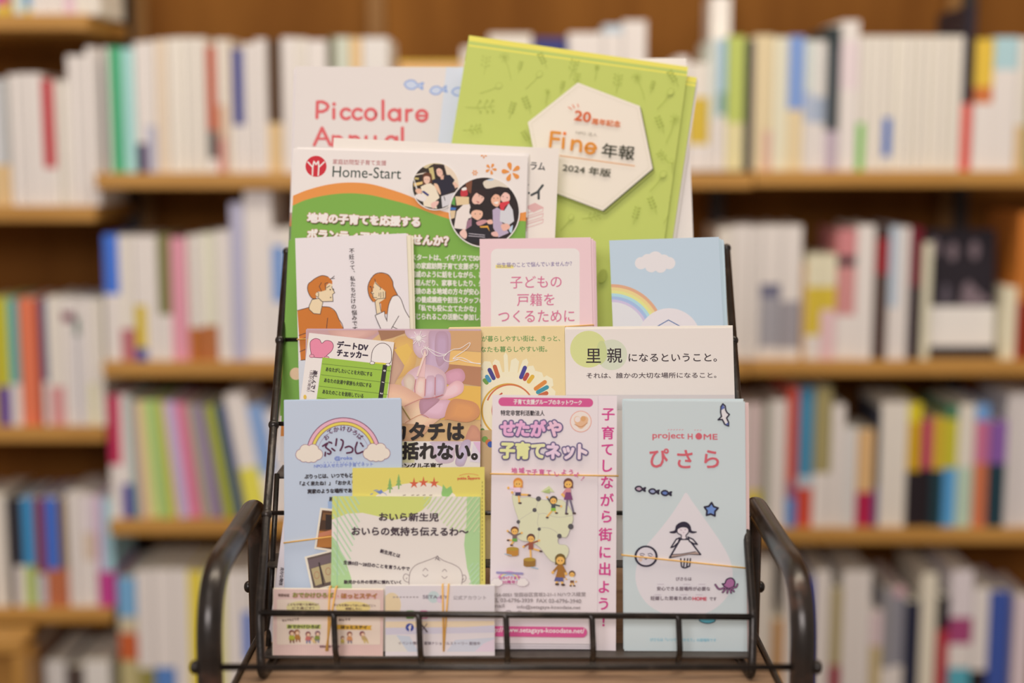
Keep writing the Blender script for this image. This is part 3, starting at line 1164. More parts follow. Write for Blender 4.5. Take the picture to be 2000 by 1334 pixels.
def sprig(x, y, s, rot, kind):
    t = math.radians(rot)
    def tr(u, v):
        return (x + s * (u * math.cos(t) - v * math.sin(t)), y + s * (u * math.sin(t) + v * math.cos(t)))
    G.line([tr(0, -1), tr(.08, 0), tr(0, 1)], 0.9, GT, True)
    if kind == 0:
        for k in range(9):
            a = math.radians(-160 + 36 * k)
            G.line([tr(0, -1), tr(.45 * math.cos(a), -1 + .45 * math.sin(a))], 0.8, GT)
    elif kind == 1:
        for v in (-.8, -.45, -.1, .25):
            for sg in (-1, 1):
                G.ell(*tr(sg * .22, v), s * .16, GD, s * .07, rot + sg * -40, 10)
    elif kind == 2:
        for v in (-.9, -.5, 0):
            for sg in (-1, 1):
                G.line([tr(0, v + .25), tr(sg * .4, v), tr(sg * .3, v - .1)], 0.8, GT)
                G.ell(*tr(sg * .4, v), s * .07, GT, n=8)
    else:
        G.ell(*tr(0, -.85), s * .28, GT, s * .34, rot, 14)
        G.ell(*tr(0, -.85), s * .24, (184, 192, 100), s * .30, rot, 14)


for q in ((210, 240, 60, 0, 2), (345, 260, 75, -25, 0), (420, 250, 40, 8, 1), (500, 335, 70, 35, 3), (240, 385, 70, 60, 3), (560, 210, 55, -35, 1), (180, 490, 90, 80, 2), (370, 510, 55, 8, 1),
          (465, 480, 60, -30, 1), (740, 260, 60, 10, 2), (880, 290, 40, 0, 0), (675, 370, 40, 8, 1), (1010, 350, 60, 0, 2), (1150, 380, 75, -28, 0), (1220, 370, 40, 8, 1), (1295, 450, 75, 30, 3),
          (1350, 320, 60, -40, 1), (1270, 600, 60, -30, 1), (1330, 640, 80, 12, 0), (1290, 800, 50, -50, 2), (1250, 950, 75, 30, 3), (1225, 1090, 60, -30, 1), (1320, 1130, 80, 15, 0), (1120, 1150, 60, 8, 1),
          (850, 1160, 60, 70, 2), (700, 1200, 60, 30, 3), (130, 630, 60, 75, 2), (460, 680, 50, -40, 1), (580, 440, 40, 0, 0), (760, 330, 45, 5, 2), (1340, 860, 45, -10, 3)):
    x, y = z2(q[:2])[0]
    sprig(x, y, q[2] / 3.102 * 0.95, q[3] + 8, q[4])
# lower part: wider leaves, yellow line, white foot
for q in ((1110, 500), (1150, 520), (1176, 540), (1120, 480)):
    G.ell(q[0], q[1], 9, GD, 14, 20)
hexa = z2((770, 350), (1145, 492), (1223, 870), (922, 1125), (548, 985), (468, 590))
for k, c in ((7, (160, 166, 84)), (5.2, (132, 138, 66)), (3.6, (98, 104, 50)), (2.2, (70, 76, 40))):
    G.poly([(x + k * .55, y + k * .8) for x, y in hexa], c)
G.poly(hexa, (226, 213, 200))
cxh, cyh = sum(p[0] for p in hexa) / 6, sum(p[1] for p in hexa) / 6
inner = [(cxh + (x - cxh) * .945, cyh + (y - cyh) * .945) for x, y in hexa]
for a, b in zip(inner, inner[1:] + inner[:1]):
    n = int(math.hypot(b[0] - a[0], b[1] - a[1]) / 4)
    for k in range(n):
        f0, f1 = k / n, (k + .5) / n
        G.line([(a[0] + (b[0] - a[0]) * f0, a[1] + (b[1] - a[1]) * f0), (a[0] + (b[0] - a[0]) * f1, a[1] + (b[1] - a[1]) * f1)], 0.7, (190, 180, 160), caps=False)
OR, RO = (212, 136, 50), (204, 92, 44)
for a, b in (((713, 500), (733, 513)), ((738, 486), (750, 505)), ((768, 482), (774, 498))):
    G.line(z2(a, b), 1.6, RO)
q = z2((748, 578), (843, 592), (852, 603), (1026, 622), (757, 664), (886, 680), (911, 800), (1108, 822), (676, 888), (966, 924), (657, 793), (1115, 856))
G.text('20', q[0], q[1], 19.5, RO, 0.8)
G.text('周年記念', q[2], q[3], 12.5, (208, 110, 60), 0.35)
G.text('NPO 法人', q[4], q[5], 7.5, (150, 140, 130))
G.text('年報', q[6], q[7], 28, (44, 46, 30), 0.35)
G.text('2024 年版', q[8], q[9], 16, (56, 56, 40), 0.3)
G.line([q[10], q[11]], 1.3, OR, caps=False)


def strokes(P, z, items, wd, c):
    for it in items:
        P.line(z(*it), wd, c, len(it) > 2)


strokes(G, z2, [[(612, 652), (603, 738)], [(612, 652), (662, 657)], [(608, 690), (656, 695)], [(684, 690), (680, 746)], [(738, 702), (732, 756)],
                [(736, 726), (752, 708), (775, 706), (788, 722), (786, 766)],
                [(822, 748), (874, 752), (872, 735), (856, 722), (836, 722), (820, 738), (818, 760), (832, 776), (852, 778), (868, 768)]], 5.6, OR)
G.ell(*z2((690, 660))[0], 3.4, (224, 120, 60))
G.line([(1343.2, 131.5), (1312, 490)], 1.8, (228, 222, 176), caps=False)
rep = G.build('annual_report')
tag(rep, 'tilted lime green annual report with a white hexagon in the top tier', 'report', 'green annual reports')
o = G.copy_behind('annual_report', 0.0040, 0.0055, -0.006, -0.8, (184, 192, 100), (232, 222, 206), bands=((0, .018, (222, 210, 96)), (.022, .03, (222, 212, 96))), thick=0.0028)
tag(o, 'lime green annual report directly behind the hexagon-fronted one, its right edge showing', 'report', 'green annual reports')
o = G.copy_behind('annual_report', 0.0076, 0.0085, -0.006, -0.7, PW, (232, 222, 206), thick=0.0030)
tag(o, 'white-backed report behind the two green reports, only its right edge showing', 'report')
Gw = Page((905, 119), (1341, 112.5), T4.z, T4.y + 0.0165, 17, PW, 0.0020, H=0.297, edge=(232, 222, 206))
tag(Gw.build('flyer'), 'white sheet poking up behind the top right corner of the green report', 'flyer')

# ---- tier 3 back: white report with coral title --------------------------------
YA = T3.y + 0.024
Q = Page((578, 129.5), (1016, 131.5), T4.z, T4.y + 0.0200, 17.5, (213, 202, 199), 0.0025, H=0.297)
Q.poly([(873, 120), (1020, 120), (1020, 420), (840, 420)], (200, 203, 222))
for x, y, s, r in ((808, 166, 18, 6), (856, 176, 16, -8), (899, 179, 16, -2)):
    fish(Q, x, y, s, (190, 196, 224), (122, 150, 204), 2.6, r)
CO = (206, 92, 96)
sw = 6.4
def ring(cx, cy, r, a0=0, a1=360):
    Q.line([(cx + r * math.cos(math.radians(a0 + (a1 - a0) * k / 24)), cy + r * math.sin(math.radians(a0 + (a1 - a0) * k / 24))) for k in range(25)], sw, CO)
Q.line([(620, 199), (619, 230)], sw, CO)
Q.line([(620, 199), (630, 199), (638, 203), (641, 208), (638, 214), (630, 218), (620, 218)], sw, CO)
Q.line([(652, 213), (652, 231)], sw, CO)
Q.ell(652.5, 203.5, 3.8, CO)
ring(676, 222.5, 9.6, 45, 315)
ring(699, 223, 9.8, 45, 315)
ring(724, 223.5, 10.4)
Q.line([(748, 197), (748, 233)], sw, CO)
ring(770, 224.5, 10.2)
Q.line([(781, 214), (781, 235)], sw, CO)
Q.line([(794, 215), (794, 236)], sw, CO)
Q.line([(794, 221), (798, 216), (804, 215)], sw, CO)
ring(824, 226, 10.2, 20, 350)
Q.line([(815, 226), (834, 226.5)], 5.0, CO)
Q.line([(614, 283), (629, 250), (645, 283)], sw, CO)
Q.line([(620, 271), (638, 271)], 5, CO)
for cx in (660, 693):
    ring(cx, 276, 9.0, 180, 360)
    Q.line([(cx - 9, 266), (cx - 9, 285)], sw, CO)
Q.line([(715, 267), (715, 280)], sw, CO)
Q.line([(733, 267), (733, 280)], sw, CO)
ring(764, 277, 10)
Q.line([(775, 268), (775, 286)], sw, CO)
Q.line([(786, 250), (786, 288)], sw, CO)
tag(Q.build('annual_report'), 'white annual report with coral title letters and a pale blue right side', 'report')
o = Q.copy_behind('annual_report', 0.0032, -0.0012, -0.0007, 0.15, (216, 205, 208))
tag(o, 'white report directly behind the coral-titled one, a sliver at its left edge', 'report')

# ---- white flyer between --------------------------------------------------------
R = Page((652, 269), (1092, 290), T3.z, YA - 0.003, 15.5, (226, 214, 206), 0.0012, H=0.297)
R.text('ラム', (1036, 331), (1064, 333), 15, (60, 62, 66), 0.5)
R.line([(1018, 361), (1031, 361)], 4, (60, 64, 66))
R.line([(1026, 377), (1033, 377)], 4.4, (60, 64, 66))
R.line([(1060, 362), (1050, 375), (1038, 381)], 4.6, (60, 64, 66))
R.line([(1052, 374), (1052, 388)], 4.6, (60, 64, 66))
BP = (214, 168, 166)
R.poly([(1026, 404), (1045, 396), (1062, 405), (1042, 415)], BP)
for dy in (0, 11, 22):
    R.line([(1026, 417 + dy), (1061, 406 + dy)], 1.6, BP)
    R.line([(1061, 406 + dy), (1060, 413 + dy), (1026, 424 + dy)], 1.2, BP)
tag(R.build('flyer'), 'white flyer with pink book drawing peeping out right of the green-wave leaflet', 'flyer')

# ---- the green-wave leaflet -------------------------------------------------------
z1 = ZM(560, 270, 3.7037)
S = Page((577, 291), (1031, 305), T3.z, YA - 0.0075, LEAN, (226, 215, 211), 0.0009)
GR, OG = (118, 164, 66), (221, 140, 66)
wave_o = z1((20, 428), (48, 415), (150, 374), (300, 335), (450, 320), (600, 330), (750, 370), (905, 425), (1100, 520), (1400, 570), (1690, 540), (1760, 520))
wave_g = z1((20, 498), (48, 485), (150, 442), (300, 410), (450, 398), (600, 410), (750, 445), (900, 486), (1100, 560), (1400, 640), (1690, 598), (1760, 616))
S.poly(catmull(wave_o) + [(1045, 1000), (540, 1000)], OG)
S.poly(catmull(wave_g) + [(1045, 1000), (540, 1000)], GR)
S.poly([(1045, 800), (540, 826), (540, 1000), (1045, 1000)], OG)
S.poly([(1045, 846), (540, 852), (540, 1000), (1045, 1000)], (226, 215, 211))
S.ell(578, 730, 12, (226, 190, 156))
c0 = z1((212, 203))[0]
S.ell(c0[0], c0[1], 20.6, (196, 32, 48))
for it in ([(153, 172), (188, 210)], [(188, 210), (186, 268)], [(188, 210), (197, 168), (212, 190), (229, 168), (232, 210)], [(272, 172), (232, 210)], [(232, 210), (228, 268)]):
    S.line(z1(*it), 2.6, (236, 224, 216))
q = z1((333, 188), (720, 198), (330, 280), (826, 296))
S.text('家庭訪問型子育て支援', q[0], q[1], 10.4, (170, 66, 70))
S.text('Home-Start', q[2], q[3], 22, (34, 58, 48))
for x, y, r, n, rot in ((927.5, 337.5, 5.6, 6, 0), (958.8, 330, 11, 5, 8), (998.5, 335.8, 18.5, 5, 40)):
    flower(S, x, y, r, n, rot, OG)
flower(S, 945, 303, 6, 5, 20, OG)
WT = (238, 224, 216)
q = z1((150, 608), (960, 640), (150, 715), (1166, 770))
for dx, dy, c, b in ((1.2, 1.5, (70, 92, 46), 2.4), (0, 0, (196, 120, 96), 2.1), (0, 0, WT, 1.35)):
    S.text('地域の子育てを応援する', (q[0][0] + dx, q[0][1] + dy), (q[1][0] + dx, q[1][1] + dy), 18.5, c, b)
    S.text('ボランティアを始めませんか？', (q[2][0] + dx, q[2][1] + dy + 4), (q[3][0] + dx, q[3][1] + dy + 3), 20, c, b)
bl = ['ムスタートは、イギリスで50年', '密着の家庭訪問子育て支援ボラン', 'や親戚のように話をしながら、暮', 'りと遊んだり、家事をしたり、外へ', 'て経験のある地域の方々が安心して', '無料の養成講座や担当スタッフの', 'す。「私でも役に立てたかな」と', 'も感じられるこの活動に参加しま']
for s, y in zip(bl, (509, 525.5, 542, 558.5, 575, 591.5, 608, 624.5)):
    S.text(s, (792, y - .6), (792 + 10.2 * len(s), y + 1.6), 12.2, (224, 218, 206), 0.55)


def clipc(cx, cy, r, pts):
    """keep a shape inside a round picture"""
    out = []
    for x, y in pts:
        d = math.hypot(x - cx, y - cy)
        out.append((x, y) if d <= r else (cx + (x - cx) * r / d, cy + (y - cy) * r / d))
    return out


zp = ZM(795, 305, 7.846)
# round picture: two women, one holding a baby
C1 = (*zp((440, 465))[0], 45.2)
S.ell(C1[0], C1[1], 47.2, WT, n=48)
S.ell(C1[0], C1[1], 45.2, (44, 34, 26), n=48)


def sh(C, pts, c, smooth=True):
    pts = zp(*pts)
    if smooth:
        pts = catmull(pts, True)
    S.poly(clipc(*C, pts), c)


sh(C1, [(250, 150), (400, 90), (620, 130), (560, 130), (400, 130), (300, 190)], (206, 188, 150))
sh(C1, [(570, 100), (760, 200), (840, 460), (740, 470), (600, 280)], (222, 200, 178))
sh(C1, [(330, 190), (400, 170), (430, 350), (380, 370)], (196, 178, 120), False)
sh(C1, [(130, 280), (290, 250), (300, 268), (130, 300)], (222, 206, 190), False)
sh(C1, [(100, 420), (240, 390), (240, 430), (110, 470)], (222, 186, 120), False)
sh(C1, [(120, 330), (180, 335), (180, 365), (120, 360)], (196, 176, 110), False)
sh(C1, [(90, 360), (110, 350), (160, 500), (140, 510)], (214, 204, 200), False)
sh(C1, [(400, 120), (570, 130), (610, 290), (560, 330), (430, 330)], (52, 36, 36), False)
sh(C1, [(440, 180), (560, 170), (590, 280), (450, 330)], (40, 26, 24))
sh(C1, [(452, 215), (490, 190), (535, 215), (548, 280), (510, 320), (465, 290)], (224, 178, 160))
sh(C1, [(380, 380), (480, 350), (570, 360), (590, 290), (660, 290), (730, 370), (700, 420), (740, 520), (530, 610), (500, 500), (410, 420)], (30, 28, 46), False)
sh(C1, [(510, 320), (565, 290), (560, 360), (520, 362)], (214, 166, 146), False)
sh(C1, [(525, 620), (740, 555), (740, 640), (660, 760), (540, 790)], (206, 200, 204), False)
sh(C1, [(560, 620), (572, 620), (590, 685), (580, 688)], (40, 40, 50), False)
sh(C1, [(700, 410), (740, 400), (790, 460), (740, 500)], (222, 180, 160), False)
sh(C1, [(245, 290), (300, 255), (370, 280), (385, 400), (350, 460), (250, 450)], (92, 50, 30))
sh(C1, [(258, 330), (300, 310), (350, 330), (345, 400), (300, 430), (262, 395)], (226, 184, 164))
sh(C1, [(210, 470), (300, 430), (360, 420), (430, 470), (500, 640), (440, 690), (460, 810), (250, 780), (240, 640)], (228, 212, 190), False)
sh(C1, [(415, 425), (470, 440), (515, 560), (500, 590), (430, 480)], (224, 180, 150))
sh(C1, [(470, 670), (520, 620), (540, 800), (480, 815)], (36, 34, 36), False)
sh(C1, [(130, 520), (190, 500), (230, 540), (200, 590), (150, 570)], (224, 176, 150))
sh(C1, [(220, 545), (260, 535), (340, 595), (320, 620)], (40, 44, 110), False)
sh(C1, [(130, 600), (220, 580), (300, 640), (250, 700), (140, 650)], (226, 214, 210))
sh(C1, [(370, 730), (470, 690), (480, 730), (400, 810)], (226, 180, 170))
# larger round picture: family group
C2 = (*zp((1187, 860))[0], 67.2)
S.ell(C2[0], C2[1], 69.5, WT, n=56)
S.ell(C2[0], C2[1], 67.2, (34, 22, 24), n=56)
sh(C2, [(890, 400), (1000, 370), (980, 590), (900, 500)], (120, 70, 48), False)
sh(C2, [(1180, 390), (1400, 340), (1560, 480), (1400, 470), (1250, 500), (1190, 480)], (214, 200, 184))
sh(C2, [(1220, 370), (1330, 350), (1300, 380)], (170, 190, 214))
sh(C2, [(830, 520), (900, 480), (930, 600), (830, 620)], (190, 50, 60))
sh(C2, [(840, 500), (900, 480), (910, 520), (850, 530)], (230, 222, 214))
sh(C2, [(740, 620), (950, 630), (950, 740), (760, 760)], (218, 190, 150), False)
sh(C2, [(690, 640), (735, 630), (740, 760), (680, 740)], (90, 150, 70), False)
sh(C2, [(665, 790), (755, 795), (745, 830), (665, 830)], (60, 110, 180), False)
sh(C2, [(660, 840), (745, 835), (730, 950), (670, 970)], (214, 186, 150), False)
sh(C2, [(960, 620), (1000, 540), (1100, 510), (1200, 560), (1200, 640), (1100, 760), (1000, 720), (950, 700)], (40, 22, 24))
sh(C2, [(1000, 650), (1060, 570), (1100, 590), (1180, 640), (1150, 710), (1080, 750), (1010, 720)], (226, 180, 164))
sh(C2, [(1060, 690), (1110, 710), (1090, 722)], (170, 90, 90))
sh(C2, [(720, 1100), (760, 850), (860, 750), (960, 740), (1000, 900), (960, 1000), (900, 1130), (740, 1110)], (226, 212, 206), False)
sh(C2, [(1270, 620), (1330, 540), (1420, 560), (1440, 660), (1400, 780), (1300, 760)], (30, 18, 20))
sh(C2, [(1290, 660), (1350, 590), (1420, 620), (1425, 720), (1380, 780), (1310, 740)], (226, 172, 146))
sh(C2, [(1330, 715), (1400, 700), (1380, 740)], (236, 220, 214))
sh(C2, [(1310, 830), (1380, 790), (1430, 820), (1440, 1000), (1560, 1180), (1400, 1250), (1320, 1100)], (178, 160, 184), False)
sh(C2, [(1440, 590), (1500, 520), (1600, 520), (1630, 620), (1590, 690), (1560, 580)], (22, 14, 16))
sh(C2, [(1440, 620), (1500, 560), (1570, 600), (1570, 680), (1500, 720), (1440, 680)], (230, 184, 172))
sh(C2, [(1420, 720), (1560, 690), (1570, 720), (1500, 780), (1480, 840), (1440, 840), (1420, 770)], (206, 54, 66), False)
sh(C2, [(1430, 830), (1490, 840), (1560, 730), (1620, 830), (1640, 1000), (1560, 1060), (1420, 1000)], (204, 200, 206), False)
sh(C2, [(1440, 1060), (1540, 1040), (1580, 1100), (1480, 1150)], (224, 172, 156))
sh(C2, [(1560, 1130), (1620, 1060), (1600, 1180)], (180, 196, 220))
sh(C2, [(960, 830), (1000, 760), (1100, 740), (1170, 810), (1170, 900), (980, 900)], (30, 18, 20))
sh(C2, [(985, 870), (1050, 830), (1150, 850), (1150, 930), (1080, 985), (1000, 940)], (228, 178, 154))
sh(C2, [(940, 960), (1000, 940), (1080, 990), (1160, 950), (1300, 1010), (1290, 1180), (1240, 1320), (950, 1330), (900, 1150)], (28, 24, 34), False)
sh(C2, [(920, 1000), (990, 950), (990, 1070), (900, 1130)], (150, 110, 130), False)
sh(C2, [(1060, 1020), (1160, 980), (1240, 1000), (1110, 1070)], (196, 140, 144))
sh(C2, [(1230, 990), (1300, 980), (1310, 1040), (1240, 1040)], (226, 174, 156))
sh(C2, [(1110, 1080), (1240, 1070), (1270, 1160), (1230, 1100), (1130, 1100)], (222, 160, 60), False)
sh(C2, [(810, 1170), (880, 1120), (920, 1210), (890, 1270), (820, 1220)], (228, 186, 174))
sh(C2, [(1290, 1180), (1370, 1160), (1400, 1230), (1320, 1230)], (220, 172, 164))
for a, b in (((950, 1190), (1190, 1215)), ((945, 1225), (1190, 1245))):
    S.line(zp(a, b), 1.2, (190, 180, 190))
for x, y in ((1045, 890), (1120, 890), (1470, 622), (1535, 640), (1105, 612), (1150, 640), (1330, 650), (1390, 650)):
    S.ell(*zp((x, y))[0], 1.0, (50, 30, 34), n=10)
for x, y in ((285, 360), (325, 362), (480, 248), (520, 245)):
    S.ell(*zp((x, y))[0], 0.7, (60, 40, 40), n=8)
tag(S.build('leaflet'), 'large leaflet with orange and green wave and two round family photos', 'leaflet', 'green-wave leaflets')
bnd = ((.05, .30, (226, 215, 211)), (.21, .255, OG), (.255, .86, GR))
for i, (bk, du, dv, rt, lb) in enumerate(((0.0014, -0.0016, 0.0012, 0.15, 'first'), (0.0028, 0.0022, 0.0030, 0.25, 'second'))):
    o = S.copy_behind('leaflet', bk, du, dv, rt, (226, 215, 211), bands=bnd)
    tag(o, 'green-wave leaflet, %s copy behind the front one with round photos' % lb, 'leaflet', 'green-wave leaflets')

# ---- tier 3 front ------------------------------------------------------------------
zq = ZM(540, 450, 3.924)
lb_root = empty('leaflet_bundle', W(690, 925, 1.21))
tag(lb_root, 'white leaflets with a drawing of a brown-haired man and woman', 'leaflets')
A = Page((576.5, 465.3), (793.6, 455.6), T3.z, T3.y + 0.003, LEAN, (225, 214, 216), 0.0008)
BR, BRD, SK = (196, 112, 34), (62, 44, 46), (226, 202, 166)
A.poly(zq((160, 614), (250, 590), (285, 637), (335, 642), (352, 584), (410, 590), (452, 622), (478, 680), (512, 752), (512, 960), (400, 985), (186, 997)), BR)
for it in ([(160, 614), (250, 590)], [(352, 584), (410, 590), (452, 622), (478, 680), (512, 752), (514, 960)], [(392, 672), (384, 750)], [(186, 997), (300, 975)], [(172, 806), (232, 785)], [(175, 838), (232, 818)], [(178, 930), (236, 905)]):
    A.line(zq(*it), 1.3, BRD, len(it) > 2)
A.blob(zq((272, 530), (330, 520), (357, 545), (336, 642), (285, 637), (250, 605), (250, 580)), SK, BRD, 1.2, False)
A.poly(zq((300, 480), (345, 465), (378, 455), (380, 420), (428, 405), (428, 448), (447, 478), (432, 490), (434, 545), (350, 545), (322, 520), (300, 505)), SK)
A.line(zq((428, 445), (447, 478), (430, 490), (434, 544), (350, 546), (322, 518)), 1.3, BRD)
A.blob(zq((320, 475), (300, 478), (300, 500), (320, 510)), SK, BRD, 1.1)
A.poly(zq((238, 450), (244, 412), (266, 392), (300, 366), (350, 346), (398, 356), (428, 388), (428, 412), (404, 405), (384, 420), (378, 458), (345, 468), (312, 470), (298, 490), (306, 522), (276, 522), (252, 492)), BR)
A.line(zq((306, 522), (276, 522), (252, 492), (238, 450), (244, 412), (266, 392), (300, 366), (350, 346), (395, 356)), 1.3, BRD, True)
for it in ([(395, 400), (372, 408), (378, 455)], [(345, 400), (328, 430), (345, 466)], [(385, 440), (408, 425)], [(412, 376), (444, 350)], [(414, 370), (445, 368)], [(425, 430), (425, 440)], [(436, 446), (437, 456)]):
    A.line(zq(*it), 1.2, BRD)
for pnt in ((412, 454), (415, 514), (437, 455)):
    A.ell(*zq(pnt)[0], 1.3, BRD, n=10)
# woman
A.poly(zq((738, 546), (712, 505), (700, 440), (718, 382), (756, 336), (806, 325), (858, 342), (890, 390), (896, 430), (926, 492), (890, 510), (862, 566), (850, 642), (804, 640), (800, 560)), BR)
A.poly(zq((726, 430), (754, 374), (764, 400), (800, 438), (838, 470), (836, 520), (790, 552), (742, 516), (724, 470)), SK)
A.poly(zq((726, 430), (754, 374), (762, 372), (745, 420), (738, 470), (724, 470)), BR)
A.line(zq((738, 546), (712, 505), (700, 440), (718, 382), (756, 336), (806, 325), (858, 342), (890, 390), (896, 430), (928, 495)), 1.3, BRD, True)
A.line(zq((724, 430), (734, 470), (722, 476), (738, 490), (740, 514), (772, 516)), 1.2, BRD)
A.line(zq((754, 374), (760, 405), (800, 440), (795, 455)), 1.2, BRD)
A.poly(zq((756, 545), (790, 480), (836, 470), (836, 520), (790, 552), (802, 625), (768, 640)), SK)
A.line(zq((768, 640), (755, 545), (775, 525), (836, 520), (836, 470)), 1.2, BRD)
for it in ([(800, 475), (800, 515)], [(818, 470), (820, 515)], [(790, 555), (802, 622)], [(786, 480), (786, 505)]):
    A.line(zq(*it), 1.1, BRD)
A.poly(zq((846, 690), (850, 640), (862, 566), (890, 508), (928, 500), (955, 530), (985, 610), (1024, 672), (1024, 900), (770, 900), (800, 752), (756, 654), (826, 620)), (228, 218, 218))
A.line(zq((846, 695), (850, 640), (862, 566), (890, 508), (928, 500), (955, 530), (985, 610), (1020, 670)), 1.3, BRD, True)
for it in ([(828, 620), (756, 652), (775, 700), (800, 755)], [(828, 620), (832, 660), (848, 696)], [(938, 656), (880, 755)], [(890, 738), (935, 760)]):
    A.line(zq(*it), 1.3, BRD)
for pnt in ((742, 436), (718, 432)):
    A.ell(*zq(pnt)[0], 1.2, BRD, n=10)
A.line(zq((738, 482), (746, 484)), 1.1, BRD)
A.vtext('不妊って、私たちだけの悩みです', zq((577, 158), (576, 203), (580, 246), (582, 286), (596, 316), (584, 370), (586, 412), (587, 456), (589, 500), (590, 542), (592, 586), (596, 630), (598, 672), (601, 714), (602, 756)), 10.6, (70, 60, 64), 0.15)
A.poly(zq((160, 1000), (1024, 960), (1024, 1400), (160, 1400)), (206, 208, 226))
A.build('leaflet', lb_root)
for k, (bk, du, dv, rt) in enumerate(((0.0013, 0.0020, -0.0014, -0.5), (0.0026, 0.0026, -0.001, -0.9))):
    o = A.copy_behind('leaflet', bk, du, dv, rt, (226, 214, 190), (228, 216, 190), parent=lb_root)
A.band((582, 663), (800, 655), 0.0036, lb_root)

pb_root = empty('leaflet_bundle', W(1047, 925, 1.21))
tag(pb_root, 'pink leaflets with a white rounded panel and rose title, held by a rubber band', 'leaflets')
PK = (228, 194, 199)
B = Page((936.7, 466.7), (1154, 463.5), T3.z, T3.y + 0.002, LEAN, PK, 0.0008, edge=(222, 182, 182))
B.rrect(959, 486, 1132, 760, 12, (226, 216, 213), -0.006)
B.rect(968, 517.5, 1003, 524, (232, 212, 120))
B.text('出生届のことで悩んでいませんか？', (971, 522.6), (1117, 519.6), 9.6, (110, 92, 150), 0.1)
RS = (204, 106, 142)
B.text('子どもの', (997, 563.5), (1097, 562), 24, RS, 0.15)
B.text('戸籍を', (1010, 598), (1083, 597), 25, RS, 0.15)
B.text('つくるために', (973.5, 630), (1122, 629), 24, RS, 0.15)
B.build('leaflet', pb_root)
for bk, du, dv, rt in ((0.0013, 0.0018, -0.0010, -0.1), (0.0026, 0.0030, -0.0022, -0.2), (0.0039, 0.0038, -0.0028, -0.2)):
    B.copy_behind('leaflet', bk, du, dv, rt, PK, (222, 182, 182), parent=pb_root)
B.band((940, 648), (1158, 635), 0.0047, pb_root)

C = Page((1190, 469.6), (1404, 462.7), T3.z, T3.y + 0.003, LEAN, (186, 201, 225), 0.0008, edge=(196, 210, 226))
cl = [(1240 + 0, 513)]
for x, y, r in ((1252, 514, 12), (1265, 509, 13), (1280, 506, 15), (1296, 510, 13), (1307, 514, 12), (1272, 520, 12), (1290, 521, 12)):
    C.ell(x, y, r, (222, 214, 216))
cx, cy = 1195.4, 658
for r0, r1, c in ((97, 103, (214, 162, 130)), (91, 97, (224, 200, 140)), (85, 91, (218, 214, 140)), (79, 85, (170, 205, 226)), (73, 79, (160, 180, 222)), (68, 73, (198, 184, 212)), (0, 68, (216, 212, 222))):
    C.arc(cx, cy, r0, r1, -96, 2, c)
C.ell(1307, 664, 62, (222, 212, 218), n=48)
C.line([(1278, 641), (1305.6, 625), (1335, 641)], 1.7, (44, 92, 152))
o = C.build('leaflet')
tag(o, 'pale blue leaflet with a cloud, a rainbow and a white disc', 'leaflet', 'pale blue rainbow leaflets')
for i, (bk, du, dv, rt) in enumerate(((0.0013, 0.0010, -0.0012, -0.2), (0.0026, 0.0022, -0.0016, -0.6), (0.0039, 0.0032, -0.0030, -0.5))):
    o = C.copy_behind('leaflet', bk, du, dv, rt, (190, 206, 226), (206, 216, 224))
    tag(o, 'pale blue leaflet, %s copy behind the front one with the cloud' % ORD[i], 'leaflet', 'pale blue rainbow leaflets')

# ---- tier 2 -------------------------------------------------------------------------
D = Page((1104.4, 643.2), (1431, 640.4), T2.z, T2.y + 0.002, LEAN, (225, 213, 207), 0.0007)
D.ell(1149.5, 682, 36, (207, 208, 142))
D.ell(1195, 693, 30, (205, 206, 184))
D.poly([(1170, 668), (1180, 668), (1186, 690), (1182, 704), (1172, 712), (1167, 700), (1165, 685)], (194, 200, 142), True)
D.text('里', (1145, 708.5), (1173.5, 708.5), 27.5, DK, 0.25)
D.text('親', (1186, 708.5), (1215, 708.5), 29, DK, 0.25)
D.text('になるということ。', (1228, 706.5), (1400, 706), 16, DK, 0.2)
D.text('それは、誰かの大切な場所になること。', (1145.5, 739), (1399, 738), 10.8, (76, 62, 66), 0.15)
D.rect(1100, 771, 1440, 800, (204, 194, 194))
o = D.build('flyer')
tag(o, 'white flyer with two soft green discs behind bold black title, right of the second tier', 'flyer', 'white flyers with green discs')
for i, (bk, du, dv) in enumerate(((0.0011, -0.0005, 0.0018), (0.0022, 0.0006, 0.0024))):
    o = D.copy_behind('flyer', bk, du, dv, 0.05 * i, (228, 216, 206), (232, 220, 208))
    tag(o, 'white flyer, %s copy behind the front one with green discs' % ORD[i], 'flyer', 'white flyers with green discs')

E_ = Page((876, 640.5), (1102, 637.5), T2.z, T2.y + 0.0045, LEAN, (226, 202, 152), 0.0008)
TG = (92, 142, 76)
E_.text('が暮らしやすい街は、きっと、', (941, 667.5), (1094, 666.5), 11.6, TG, 0.15)
E_.text('なたも暮らしやすい街。', (939, 688), (1068.5, 687), 11.2, TG, 0.15)
Y0 = (993, 798)
for ang, ln, w in ((-160, 92, 9), (-143, 97, 13), (-128, 95, 8), (-117, 104, 10), (-105, 100, 7), (-93, 110, 4), (-82, 100, 8), (-70, 104, 6), (-60, 97, 8), (-47, 96, 12), (-34, 104, 12), (-20, 98, 12)):
    a = math.radians(ang)
    ca, sa = math.cos(a), math.sin(a)
    E_.poly([(Y0[0] + ca * u - sa * v, Y0[1] + sa * u + ca * v) for u, v in ((55, -w), (ln - 6, -w), (ln, 0), (ln - 6, w), (55, w))], (234, 220, 190))
E_.ell(Y0[0], Y0[1], 72, (234, 218, 188), n=48)
